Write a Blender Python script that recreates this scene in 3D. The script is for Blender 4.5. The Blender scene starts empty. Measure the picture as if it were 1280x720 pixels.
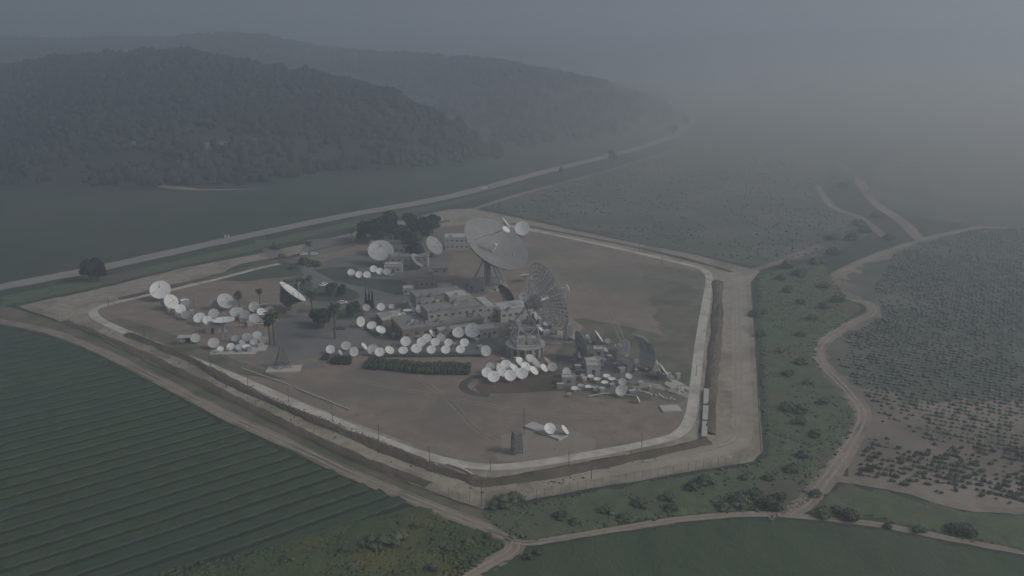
import bpy, math, random
import numpy as np
from mathutils import Vector, Matrix
from mathutils.geometry import tessellate_polygon
random.seed(7); RNG = np.random.default_rng(7)
R = math.radians
SC = bpy.context.scene
COL = SC.collection

# ------------------------------------------------------------ camera (surveyed from the photograph)
FPX, HOR, CAMH = 1100.0, 25.0, 120.0
PITCH = math.atan((360-HOR)/FPX)
FWD = Vector((0, math.cos(PITCH), -math.sin(PITCH))); UP = Vector((0, math.sin(PITCH), math.cos(PITCH))); RT = Vector((1, 0, 0))
CAM = Vector((0, 0, CAMH))
def ray(px, py): return FWD + RT*((px-640)/FPX) + UP*((360-py)/FPX)
def P(px, py, z=0.0):
    d = ray(px, py); t = (z-CAMH)/d.z
    return CAM + d*t
def mpp(p): return (Vector(p)-CAM).dot(FWD)/FPX          # metres per photo pixel at a point

cd = bpy.data.cameras.new('camera'); cam = bpy.data.objects.new('camera', cd); COL.objects.link(cam)
cam.location = CAM; cam.rotation_euler = (math.pi/2-PITCH, 0, 0)
cd.sensor_width = 36; cd.lens = 36*FPX/1280; cd.clip_start = 1; cd.clip_end = 20000
SC.camera = cam

# ------------------------------------------------------------ materials
def mat(name, c1, c2=None, scale=0.2, rough=0.9, c3=None, scale3=0.02, bump=0.0, bscale=1.0, f=(0.35, 0.65), metal=0.0, rnd=0.0, detail=5, spec=0.3, stretch=None, rot=0.0):
    m = bpy.data.materials.new(name); m.use_nodes = True
    nt = m.node_tree; N = nt.nodes; L = nt.links
    b = N['Principled BSDF']; b.inputs['Roughness'].default_value = rough; b.inputs['Metallic'].default_value = metal
    b.inputs['Specular IOR Level'].default_value = spec
    tc = N.new('ShaderNodeTexCoord'); src = tc.outputs['Object']
    if stretch:
        mp = N.new('ShaderNodeMapping'); mp.inputs['Scale'].default_value = stretch; mp.inputs['Rotation'].default_value = (0, 0, rot)
        L.new(src, mp.inputs[0]); src = mp.outputs[0]
    def noise(s, d=detail):
        n = N.new('ShaderNodeTexNoise'); n.inputs['Scale'].default_value = s; n.inputs['Detail'].default_value = d
        n.inputs['Roughness'].default_value = 0.6
        L.new(src, n.inputs['Vector']); return n
    def rgb(c): return (c[0], c[1], c[2], 1)
    col = None
    if c2 is not None:
        r = N.new('ShaderNodeMapRange'); r.inputs[1].default_value = f[0]; r.inputs[2].default_value = f[1]
        L.new(noise(scale).outputs[0], r.inputs[0])
        mx = N.new('ShaderNodeMix'); mx.data_type = 'RGBA'; mx.inputs[6].default_value = rgb(c1); mx.inputs[7].default_value = rgb(c2)
        L.new(r.outputs[0], mx.inputs[0]); col = mx.outputs[2]
        if c3 is not None:
            r = N.new('ShaderNodeMapRange'); r.inputs[1].default_value = .48; r.inputs[2].default_value = .62
            L.new(noise(scale3, 3).outputs[0], r.inputs[0])
            m2 = N.new('ShaderNodeMix'); m2.data_type = 'RGBA'; m2.inputs[7].default_value = rgb(c3)
            L.new(col, m2.inputs[6]); L.new(r.outputs[0], m2.inputs[0]); col = m2.outputs[2]
    if rnd > 0:
        oi = N.new('ShaderNodeObjectInfo'); hs = N.new('ShaderNodeHueSaturation')
        r = N.new('ShaderNodeMapRange'); r.inputs[3].default_value = 1-rnd; r.inputs[4].default_value = 1+rnd
        L.new(oi.outputs['Random'], r.inputs[0]); L.new(r.outputs[0], hs.inputs['Value'])
        if col is None: hs.inputs['Color'].default_value = rgb(c1)
        else: L.new(col, hs.inputs['Color'])
        col = hs.outputs[0]
    if col is None: b.inputs['Base Color'].default_value = rgb(c1)
    else: L.new(col, b.inputs['Base Color'])
    if bump > 0:
        bp = N.new('ShaderNodeBump'); bp.inputs['Strength'].default_value = 1; bp.inputs['Distance'].default_value = bump
        L.new(noise(bscale, 6).outputs[0], bp.inputs['Height']); L.new(bp.outputs[0], b.inputs['Normal'])
    return m

M = {}
M['meadow'] = mat('meadow', (.036, .058, .040), (.052, .078, .05), .03, c3=(.062, .068, .05), scale3=.006, bump=.15, bscale=.8)
M['crop'] = mat('crop', (.048, .072, .044), (.072, .10, .060), .25, c3=(.052, .08, .056), scale3=.02, bump=.2, bscale=2.5)
M['furrow'] = mat('furrow', (.05, .044, .038), (.032, .036, .028), .4, bump=.1, bscale=2)
M['weeds'] = mat('weeds', (.06, .085, .042), (.085, .11, .055), .35, c3=(.12, .125, .05), scale3=.055, bump=.3, bscale=2)
M['greencrop'] = mat('greencrop', (.055, .078, .045), (.072, .10, .055), .12, c3=(.075, .098, .06), scale3=.03, bump=.25, bscale=1.8, stretch=(1, .35, 1), rot=.5)
M['verge'] = mat('verge', (.078, .108, .062), (.115, .15, .082), .2, c3=(.115, .11, .08), scale3=.035, bump=.3, bscale=1.5)
M['tan'] = mat('tan', (.28, .24, .19), (.39, .35, .29), .3, c3=(.22, .195, .155), scale3=.06, bump=.12, bscale=1)
M['tanworn'] = mat('tanworn', (.40, .37, .31), (.34, .30, .245), .25, c3=(.30, .265, .215), scale3=.06, bump=.05, bscale=1)
M['soil'] = mat('soil', (.21, .165, .138), (.285, .23, .195), .16, c3=(.165, .155, .125), scale3=.014, bump=.15, bscale=.5, detail=8)
M['darksoil'] = mat('darksoil', (.11, .085, .065), (.16, .13, .10), .2, c3=(.085, .08, .05), scale3=.05, bump=.3, bscale=1, detail=8)
M['track'] = mat('track', (.23, .19, .155), (.30, .255, .21), .3, c3=(.17, .15, .12), scale3=.05, bump=.08, bscale=1.5)
M['wornverge'] = mat('wornverge', (.19, .165, .13), (.13, .125, .09), .15, c3=(.10, .115, .065), scale3=.05, bump=.2, bscale=1, detail=8)
M['vine'] = mat('vine', (.095, .118, .085), (.16, .175, .14), .15)
M['fieldsoil'] = mat('fieldsoil', (.23, .19, .165), (.31, .26, .225), .08, c3=(.15, .13, .10), scale3=.02, bump=.1, bscale=1)
M['farfield'] = mat('farfield', (.082, .10, .075), (.11, .122, .092), .08, c3=(.15, .145, .12), scale3=.02, bump=.2, bscale=.6)
M['rut'] = mat('rut', (.28, .24, .20), (.37, .325, .275), .5, bump=.03, bscale=2)
M['asphalt'] = mat('asphalt', (.16, .16, .155), (.20, .20, .19), .1, c3=(.14, .14, .14), scale3=.04, bump=.02, bscale=3)
M['darkasphalt'] = mat('darkasphalt', (.075, .073, .075), (.10, .097, .095), .2, bump=.02, bscale=3)
M['highway'] = mat('highway', (.25, .245, .235), (.30, .295, .28), .03, bump=.02, bscale=2)
M['concrete'] = mat('concrete', (.40, .39, .365), (.50, .485, .45), .5, c3=(.34, .32, .29), scale3=.12, bump=.02, bscale=4)
M['cream'] = mat('cream', (.48, .455, .40), (.58, .555, .50), .35, c3=(.40, .375, .325), scale3=.1, bump=.03, bscale=3)
M['mast'] = mat('mast', (.15, .155, .16), (.20, .20, .205), 1)
M['scrub'] = mat('scrub', (.14, .135, .10), (.20, .175, .145), .22, c3=(.10, .115, .075), scale3=.06, bump=.15, bscale=1, detail=8)
M['tan2'] = mat('tan2', (.26, .22, .185), (.30, .26, .22), .2, bump=.05)
M['meshpanel'] = mat('meshpanel', (.52, .51, .48), (.44, .43, .41), .2)
M['hedge'] = mat('hedge', (.042, .062, .036), (.068, .09, .052), .3)
M['palecon'] = mat('palecon', (.42, .415, .39), (.50, .49, .465), .6, bump=.02, bscale=3)
M['lawn'] = mat('lawn', (.06, .08, .05), (.08, .10, .064), .3, bump=.1, bscale=3)
M['white'] = mat('white', (.78, .79, .785), (.68, .69, .685), .7, rough=.45, rnd=.09, f=(.45, .75))
M['dishgrey'] = mat('dishgrey', (.50, .51, .51), (.42, .43, .43), .7, rough=.5, rnd=.08)
M['dishdim'] = mat('dishdim', (.33, .34, .34), (.27, .28, .28), .5, rough=.6, rnd=.05)
M['panel'] = mat('panel', (.27, .275, .27), (.21, .215, .21), .25, rough=.6)
M['steel'] = mat('steel', (.36, .37, .37), (.28, .28, .28), 1.2, rough=.55, metal=.1)
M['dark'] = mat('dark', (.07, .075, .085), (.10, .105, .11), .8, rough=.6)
M['truss'] = mat('truss', (.42, .425, .42), (.35, .35, .345), 1, rough=.5)
M['wall'] = mat('wall', (.36, .35, .325), (.44, .43, .40), .3, c3=(.30, .285, .26), scale3=.15)
M['wallbrown'] = mat('wallbrown', (.23, .17, .14), (.28, .21, .175), .4)
M['roof'] = mat('roof', (.22, .22, .215), (.29, .285, .275), .25, c3=(.24, .24, .235), scale3=.12)
M['whiteroof'] = mat('whiteroof', (.50, .50, .485), (.40, .40, .385), .5)
M['glass'] = mat('glass', (.085, .09, .095), rough=.25, spec=.5)
M['leaf'] = mat('leaf', (.035, .06, .022), (.07, .10, .04), .7, rnd=.25)
M['leafdark'] = mat('leafdark', (.018, .028, .019), (.03, .043, .026), .7, rnd=.25)
M['leafshrub'] = mat('leafshrub', (.08, .10, .065), (.12, .145, .09), .6, rnd=.3)
M['palm'] = mat('palm', (.045, .065, .03), (.08, .095, .045), .8, rnd=.15)
M['bark'] = mat('bark', (.13, .10, .075), (.19, .155, .12), 1.5)
M['forest'] = mat('forest', (.014, .020, .016), (.022, .030, .022), .02, c3=(.036, .044, .034), scale3=.009)
M['hill'] = mat('hill', (.03, .036, .026), (.05, .052, .04), .02, c3=(.025, .03, .02), scale3=.01, bump=.4, bscale=.2)
M['car_white'] = mat('car_white', (.8, .8, .8), rough=.3)
M['tyre'] = mat('tyre', (.03, .03, .03))
M['wire'] = mat('wire', (.22, .20, .18), rough=.6)

# ------------------------------------------------------------ mesh helpers
class MB:
    def __init__(s): s.v = []; s.f = []
    def add(s, vs, fs):
        o = len(s.v); s.v += [tuple(v) for v in vs]; s.f += [tuple(i+o for i in f) for f in fs]; return s
    def box(s, c, d, ax=None, taper=1.0):
        ax = ax or (Vector((1,0,0)), Vector((0,1,0)), Vector((0,0,1))); c = Vector(c)
        vs = []
        for k in (-.5, .5):
            t = taper if k > 0 else 1
            for a, b in ((-.5,-.5),(.5,-.5),(.5,.5),(-.5,.5)):
                vs.append(c + ax[0]*(a*d[0]*t) + ax[1]*(b*d[1]*t) + ax[2]*(k*d[2]))
        return s.add(vs, [(3,2,1,0),(4,5,6,7),(0,1,5,4),(1,2,6,5),(2,3,7,6),(3,0,4,7)])
    def tube(s, p0, p1, r0, r1=None, n=6, cap=True):
        p0, p1 = Vector(p0), Vector(p1); r1 = r0 if r1 is None else r1
        z = (p1-p0).normalized(); x = z.orthogonal().normalized(); y = z.cross(x)
        vs = []
        for p, r in ((p0, r0), (p1, r1)):
            for k in range(n):
                a = 2*math.pi*k/n; vs.append(p + x*(r*math.cos(a)) + y*(r*math.sin(a)))
        fs = [(k, (k+1)%n, n+(k+1)%n, n+k) for k in range(n)]
        if cap: fs += [tuple(range(n-1, -1, -1)), tuple(range(n, 2*n))]
        return s.add(vs, fs)
    def path(s, pts, r, n=5):
        for a, b in zip(pts[:-1], pts[1:]): s.tube(a, b, r, r, n)
        return s
    def lathe(s, prof, n=28, close=False):
        vs = []; m = len(prof)
        for k in range(n):
            a = 2*math.pi*k/n
            for r, z in prof: vs.append((r*math.cos(a), r*math.sin(a), z))
        fs = []
        for k in range(n):
            for j in range(m-1):
                fs.append((k*m+j, ((k+1)%n)*m+j, ((k+1)%n)*m+j+1, k*m+j+1))
        return s.add(vs, fs)
    def mesh(s, name, m, smooth=False):
        me = bpy.data.meshes.new(name); me.from_pydata(s.v, [], s.f); me.materials.append(m)
        if smooth: me.polygons.foreach_set('use_smooth', [True]*len(me.polygons))
        me.update(); return me
    def obj(s, name, m, parent=None, loc=None, smooth=False):
        return link(name, s.mesh(name, m, smooth), parent, loc)
def link(name, me, parent=None, loc=None):
    o = bpy.data.objects.new(name, me); COL.objects.link(o)
    if parent: o.parent = parent
    if loc is not None: o.location = loc
    return o
def np_obj(name, V, F, m, parent=None, smooth=False):
    me = bpy.data.meshes.new(name); k = F.shape[1]
    me.vertices.add(len(V)); me.vertices.foreach_set('co', np.ascontiguousarray(V, dtype=np.float32).ravel())
    me.loops.add(F.size); me.loops.foreach_set('vertex_index', np.ascontiguousarray(F, dtype=np.int32).ravel())
    me.polygons.add(len(F)); me.polygons.foreach_set('loop_start', np.arange(0, F.size, k, dtype=np.int32))
    me.materials.append(m)
    if smooth: me.polygons.foreach_set('use_smooth', np.ones(len(F), dtype=bool))
    me.update(calc_edges=True)
    return link(name, me, parent)
def thing(name, label, cat, loc=(0,0,0), rz=0.0, group=None):
    o = bpy.data.objects.new(name, None); COL.objects.link(o); o.empty_display_size = .5
    o.location = loc; o.rotation_euler = (0, 0, rz); return tag(o, label, cat, group)
def tag(o, label=None, cat=None, group=None, kind=None):
    if label: o['label'] = label
    if cat: o['category'] = cat
    if group: o['group'] = group
    if kind: o['kind'] = kind
    return o
def copy_tree(o, parent=None):
    c = o.copy(); COL.objects.link(c); c.parent = parent
    for ch in [x for x in KIDS(o)]: copy_tree(ch, c)
    return c
def KIDS(o): return list(o.children)

# value noise (numpy)
_perm = RNG.random((256, 256))
def vnoise(x, y):
    xi = np.floor(x).astype(int); yi = np.floor(y).astype(int); fx = x-xi; fy = y-yi
    fx = fx*fx*(3-2*fx); fy = fy*fy*(3-2*fy)
    g = lambda a, b: _perm[a % 256, b % 256]
    return (g(xi,yi)*(1-fx)+g(xi+1,yi)*fx)*(1-fy)+(g(xi,yi+1)*(1-fx)+g(xi+1,yi+1)*fx)*fy
def fbm(x, y, o=4):
    s = 0; a = .5
    for k in range(o): s = s + a*vnoise(x*2**k+17*k, y*2**k+31*k); a *= .5
    return s

def W(pts, z=0.0): return [P(a, b, 0).to_2d() for a, b in pts]
def smooth2(pts, n=6, closed=False):
    out = []; L = len(pts)
    rng = range(L) if closed else range(L-1)
    for i in rng:
        p0 = pts[(i-1) % L] if closed or i > 0 else pts[0]; p1 = pts[i]; p2 = pts[(i+1) % L]
        p3 = pts[(i+2) % L] if closed or i+2 < L else pts[-1]
        for k in range(n):
            t = k/n
            out.append(.5*((2*p1)+(p2-p0)*t+(2*p0-5*p1+4*p2-p3)*t*t+(3*p1-p0-3*p2+p3)*t**3))
    if not closed: out.append(pts[-1])
    return out
def densify(pts, step):
    out = []
    for i, p in enumerate(pts):
        q = pts[(i+1) % len(pts)]; n = max(1, int((q-p).length/step))
        for k in range(n): out.append(p+(q-p)*(k/n))
    return out
def sheet(name, px, z, m, jit=0.8, step=3.0, kind='structure', sm=False, world=False):
    pts = [Vector(p) for p in px] if world else W(px)
    if sm: pts = smooth2(pts, 5, True)
    pts = densify(pts, step)
    if jit:
        pts = [p+Vector((fbm(p.x*.25+5, p.y*.25)-.47, fbm(p.x*.25, p.y*.25+9)-.47))*jit*4 for p in pts]
    vs = [(p.x, p.y, z) for p in pts]
    tr = tessellate_polygon([[Vector(v) for v in vs]])
    fs = []
    for a, b, c in tr:
        A, B, C = vs[a], vs[b], vs[c]
        if (B[0]-A[0])*(C[1]-A[1])-(B[1]-A[1])*(C[0]-A[0]) < 0: a, c = c, a
        fs.append((a, b, c))
    o = MB().add(vs, fs).obj(name, m)
    return tag(o, kind=kind) if kind else o
def ribbon(name, px, w, z, m, jit=.25, kind='structure', prof=None, n=14, closed=False, world=False, off=0):
    """strip of width w following the centre line; prof: list of (fraction across, height)"""
    c = smooth2([Vector(p) for p in px] if world else W(px), n, closed)
    c2 = [c[0]]
    for p in c[1:]:
        if (p-c2[-1]).length > 1.2: c2.append(p)
    if off:
        c = c2; c2 = []
        for i, p in enumerate(c):
            t = (c[min(len(c)-1, i+1)]-c[max(0, i-1)]).normalized(); c2.append(p+Vector((-t.y, t.x))*off)
    c = c2; prof = prof or [(-.5, 0), (.5, 0)]; vs = []; fs = []; m_ = len(prof)
    for i, p in enumerate(c):
        a = c[max(0, i-1)]; b = c[min(len(c)-1, i+1)]; t = (b-a).normalized(); nn = Vector((-t.y, t.x))
        ww = w*(1+jit*(fbm(p.x*.06, p.y*.06)-.47)*1.4)
        for j, (u, h) in enumerate(prof):
            e = (fbm(p.x*.16+j*7.3, p.y*.16)-.47)*jit*1.6+(random.random()-.5)*jit*.5
            q = p+nn*(u*ww+e*(1 if abs(u) == .5 else .5)); hh = h*(1+(fbm(p.x*.3+j*3, p.y*.3)-.47)*1.6) if h else 0
            vs.append((q.x, q.y, z+hh))
    for i in range(len(c)-1):
        for j in range(m_-1):
            fs.append((i*m_+j+1, i*m_+j, (i+1)*m_+j, (i+1)*m_+j+1))
    o = MB().add(vs, fs).obj(name, m)
    return tag(o, kind=kind) if kind else o
def inpoly(x, y, poly):
    ins = np.zeros(x.shape, bool); n = len(poly)
    for i in range(n):
        x1, y1 = poly[i]; x2, y2 = poly[(i+1) % n]
        if y1 == y2: continue
        c = ((y1 > y) != (y2 > y)) & (x < (x2-x1)*(y-y1)/(y2-y1)+x1); ins ^= c
    return ins
def rough(name, px, cell, amp, z, m, kind='stuff', rough_k=1.0, world=False, fs=.35):
    poly = [(p.x, p.y) for p in (px if world else W(px))]
    A = np.array(poly); x = np.arange(A[:,0].min()-cell, A[:,0].max()+cell, cell); y = np.arange(A[:,1].min()-cell, A[:,1].max()+cell, cell)
    X, Y = np.meshgrid(x, y); ex = (fbm(X*.2, Y*.2)-.47)*4
    ins = inpoly(X+ex, Y+ex, poly)
    Z = z+amp*np.clip(fbm(X*fs, Y*fs, 3)*.9+RNG.random(X.shape)*.45*rough_k-.2, 0.02, 2)
    X2 = X+(RNG.random(X.shape)-.5)*cell*.6; Y2 = Y+(RNG.random(X.shape)-.5)*cell*.6
    # sink the border to the ground
    brd = ins.copy(); brd[1:] &= ins[:-1]; brd[:-1] &= ins[1:]; brd[:,1:] &= ins[:,:-1]; brd[:,:-1] &= ins[:,1:]
    Z = np.where(brd, Z, z-.02)
    idx = np.arange(X.size).reshape(X.shape)
    q = ins[:-1,:-1]&ins[1:,:-1]&ins[:-1,1:]&ins[1:,1:]
    F = np.stack([idx[:-1,:-1][q], idx[:-1,1:][q], idx[1:,1:][q], idx[1:,:-1][q]], 1)
    used = np.unique(F); mp = np.full(X.size, -1); mp[used] = np.arange(len(used))
    V = np.stack([X2.ravel(), Y2.ravel(), Z.ravel()], 1)[used]
    return tag(np_obj(name, V, mp[F], m), kind=kind)

# ------------------------------------------------------------ terrain
def slope(px, py):
    d = ray(px, py); return d.x/d.y, d.z/d.y
def prof(rows):
    a = []; s = []
    for px, py in rows: A, S = slope(px, py); a.append(A); s.append(S)
    return np.array(a), np.array(s)
aF, sF = prof([(-400,110),(-150,95),(0,84),(60,74),(130,66),(190,60),(240,64),(290,72),(330,84),(400,90),(440,102),(480,114),(530,133),(580,156),(625,192)])
aFb, sFb = prof([(-400,240),(0,237),(230,238),(330,232),(400,218),(500,214),(560,208),(625,199)])
aR, sR = prof([(-400,50),(0,47),(80,47),(160,46),(205,47),(235,43),(275,40),(330,43),(370,51),(410,59),(470,64),(560,68),(640,77),(700,90),(760,101),(830,124),(862,140)])
aRb, sRb = prof([(-400,130),(400,130),(640,188),(760,172),(862,148)])
def sstep(t): t = np.clip(t, 0, 1); return t*t*(3-2*t)
def hgt(x, y):
    x = np.asarray(x, float); y = np.asarray(y, float); yy = np.maximum(y, 50); a = x/yy
    und = fbm(x*.006+3, y*.006+8, 4)-.47
    # near wooded hill
    Yb = -CAMH/np.interp(a, aFb, sFb); Yc = Yb+400*np.clip((aFb[-1]-a)/.35, .15, 1)
    Hc = np.maximum(CAMH+np.interp(a, aF, sF)*Yc-7+12*(fbm(a*22+3, a*0+1, 3)-.45), 0)
    up = np.sin(np.clip((yy-Yb)/(Yc-Yb), 0, 1)*math.pi/2)**1.15; dn = 1-sstep((yy-Yc)/450)
    h1 = Hc*np.where(yy < Yc, up, dn)*np.where(a > aF[-1], 0, 1)
    h1 = h1*(1+.35*und*np.sin(np.clip((yy-Yb)/(Yc-Yb), 0, 1)*math.pi)) 
    # ridge behind
    Yb = -CAMH/np.interp(a, aRb, sRb); Yc = Yb+650*np.clip((aR[-1]-a)/.3, .2, 1)
    Hc = np.maximum(CAMH+np.interp(a, aR, sR)*Yc-7, 0)
    up = np.sin(np.clip((yy-Yb)/(Yc-Yb), 0, 1)*math.pi/2)**1.1; dn = 1-.75*sstep((yy-Yc)/700)
    h2 = Hc*np.where(yy < Yc, up, dn)*np.where(a > aR[-1], 0, 1)*(1+.3*und*np.sin(np.clip((yy-Yb)/(Yc-Yb), 0, 1)*math.pi))
    # faint far ridge
    t = np.clip((a+.25)/.3, 0, 1); Hf = 80*sstep(t)*(.8+.5*(fbm(a*9+4, a*0+2, 3)-.47))
    h3 = Hf*np.where(yy < 4600, sstep((yy-3400)/1200), 1-.6*sstep((yy-4600)/1500))
    return np.maximum(np.maximum(h1, h2), h3)*np.where(y < 400, 0, 1)
def terrain():
    xs = np.concatenate([np.arange(-5000, -1500, 160), np.arange(-1500, 1100, 20), np.arange(1100, 5001, 150)])
    ys = np.concatenate([np.arange(-250, 500, 60), np.arange(500, 2400, 20), np.arange(2400, 7001, 120)])
    X, Y = np.meshgrid(xs, ys); Z = hgt(X, Y)
    idx = np.arange(X.size).reshape(X.shape)
    F = np.stack([idx[:-1,:-1], idx[:-1,1:], idx[1:,1:], idx[1:,:-1]], -1).reshape(-1, 4)
    o = np_obj('ground', np.stack([X.ravel(), Y.ravel(), Z.ravel()], 1), F, M['meadow'], smooth=True)
    # second slot: hillsides
    o.data.materials.append(M['hill'])
    zc = Z.ravel()[F].mean(1); o.data.polygons.foreach_set('material_index', (zc > .6).astype(np.int32)); o.data.update()
    return tag(o, kind='structure')
terrain()

def on_hill(px, py):
    d = ray(px, py); t = 300.0
    while t < 3000:
        p = CAM+d*t
        if p.z < float(hgt(p.x, p.y)): return p
        t += 4
    return P(px, py)
def hill_track(name, px, w, m):
    pts = [on_hill(a, b) for a, b in px]; vs = []; fs = []; q = []
    for a, b in zip(pts[:-1], pts[1:]): q += [a+(b-a)*(k/12) for k in range(12)]
    for i, p in enumerate(q):
        for s_ in (-.5, 0, .5):
            y = p.y+s_*w*(.5+fbm(p.x*.05, p.y*.05)); vs.append((p.x, y, float(hgt(p.x, y))+.5))
    for i in range(len(q)-1):
        for j in range(2): fs.append((i*3+j+1, i*3+j, i*3+j+3, i*3+j+4))
    tag(MB().add(vs, fs).obj(name, m), kind='structure')
hill_track('hillside_track', [(165,180),(200,182),(240,186),(290,184),(330,179)], 14, M['fieldsoil'])
hill_track('hillside_track', [(180,232),(215,236),(250,239),(310,239),(330,236)], 6, M['fieldsoil'])
# low poly tree lumps for the far woods, as one mass
def ico(sub=1):
    import bmesh
    bm = bmesh.new(); bmesh.ops.create_icosphere(bm, subdivisions=sub, radius=1)
    v = np.array([x.co[:] for x in bm.verts]); f = np.array([[y.index for y in x.verts] for x in bm.faces]); bm.free(); return v, f
IV, IF = ico(2); IV1, IF1 = ico(1)
def lumps(name, pos, rad, hz, m, kind='stuff', base=(IV, IF), amp=.45):
    """pos (n,3) base points, rad (n,), hz height ratio"""
    n = len(pos); v0, f0 = base; k = len(v0)
    d = 1+amp*(RNG.random((n, k))-.5)*1.6
    V = v0[None]*d[:, :, None]
    an = RNG.random(n)*6.28; c, s = np.cos(an)[:, None], np.sin(an)[:, None]
    x = V[:,:,0]*c-V[:,:,1]*s; y = V[:,:,0]*s+V[:,:,1]*c; z = V[:,:,2]
    hz = np.broadcast_to(hz, (n,))
    V = np.stack([x*rad[:,None]+pos[:,0:1], y*rad[:,None]+pos[:,1:2], (z*.9+.75)*(rad*hz)[:,None]+pos[:,2:3]], -1).reshape(-1, 3)
    F = (f0[None]+(np.arange(n)*k)[:,None,None]).reshape(-1, 3)
    return tag(np_obj(name, V, F, m), kind=kind)
def scatter_hill(px0, px1, ya, yb, n, keep, r):
    a0, _ = slope(px0, 100); a1, _ = slope(px1, 100)
    a = RNG.uniform(a0, a1, n); y = np.sqrt(RNG.uniform(ya**2, yb**2, n)); x = a*y
    z = hgt(x, y); k = keep(a, x, y, z)
    x, y, z = x[k], y[k], z[k]
    return np.stack([x, y, z-.5], 1), RNG.uniform(r[0], r[1], len(x))
def keepF(a, x, y, z):
    Yb = -CAMH/np.interp(a, aFb, sFb); Yc = Yb+400*np.clip((aFb[-1]-a)/.35, .15, 1)
    t = (y-Yb)/(Yc-Yb); dens = np.where(t < .28, .35, 1.0)*np.where(fbm(x*.012, y*.02, 3) > .36, 1, .15)
    dens = np.where((t > .23) & (t < .29) & (fbm(x*.01, y*.01, 2) > .38), .03, dens)
    return (t > .02) & (t < 1.12) & (a < aF[-1]) & (RNG.random(len(a)) < dens)
p_, r_ = scatter_hill(-60, 628, 540, 1150, 30000, keepF, (1.6, 4.4)); lumps('near_woodland', p_, r_, RNG.uniform(.8, 1.5, len(r_)), M['forest'], amp=.6)
def keepR(a, x, y, z):
    Yb = -CAMH/np.interp(a, aRb, sRb); Yc = Yb+650*np.clip((aR[-1]-a)/.3, .2, 1); t = (y-Yb)/(Yc-Yb)
    return (t > .02) & (t < 1.08) & (a < aR[-1]) & (z > .5) & (RNG.random(len(a)) < np.where(fbm(x*.01, y*.014, 3) > .35, .95, .25))
p_, r_ = scatter_hill(-60, 860, 800, 2100, 24000, keepR, (2.4, 5.6)); lumps('ridge_woodland', p_, r_, 1.1, M['forest'], base=(IV1, IF1))

# ------------------------------------------------------------ fields, roads and tracks
sheet('back_field', [(600,258),(760,215),(858,181),(1000,190),(1045,205),(1025,240),(1050,262),(1100,285),(1040,318),(950,334),(800,304),(660,272)], .03, M['farfield'], jit=1)
sheet('far_right_field', [(1090,205),(1300,212),(1400,250),(1400,280),(1225,283),(1140,270),(1090,250)], .03, M['farfield'], jit=1)
sheet('orchard_field', [(1058,598),(1130,612),(1210,632),(1300,640),(1500,650),(1600,420),(1500,285),(1225,283),(1150,300),(1080,326),(1042,350),(1055,370),(1090,378),(1094,392),(1070,407),(1036,427),(1030,450),(1066,490),(1086,520),(1066,562)], .035, M['fieldsoil'], jit=.5)
sheet('orchard_cover', [(1120,500),(1280,508),(1600,520),(1600,420),(1500,285),(1225,285),(1150,302),(1085,328),(1055,350),(1095,378),(1100,395),(1045,427),(1040,450),(1070,478)], .05, M['farfield'], jit=6)
VERGE = [(945,345),(1030,322),(1040,350),(1058,372),(1080,385),(1062,400),(1024,425),(1018,450),(1055,490),(1074,520),(1054,560),(1020,600),(985,640),(930,640),(850,646),(740,662),(660,680),(625,662),(605,645),(602,636),(640,632),(740,613),(850,594),(945,578),(957,567),(950,450)]
rough('verge_grass', VERGE, 1.0, .55, .04, M['verge'])
rough('verge_field_edge', [(1056,604),(1130,618),(1210,638),(1300,646),(1300,694),(1100,652),(1005,643),(1030,615)], 1.0, .5, .04, M['verge'])
rough('green_crop', [(560,760),(605,712),(660,686),(740,671),(850,655),(930,649),(1000,652),(1100,663),(1300,700),(1340,760)], .8, .35, .04, M['greencrop'], fs=.12)
rough('weedy_ground', [(524,630),(440,652),(362,676),(280,703),(190,737),(90,775),(530,775),(560,716),(610,695),(632,682),(610,664),(560,646)], .8, .8, .04, M['weeds'])
rough('highway_verge', [(0,370),(130,345),(280,312),(430,278),(560,252),(680,222),(640,238),(560,258),(430,287),(320,314),(225,334),(120,360),(20,380),(0,385)], 1.5, .4, .03, M['verge'])

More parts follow.
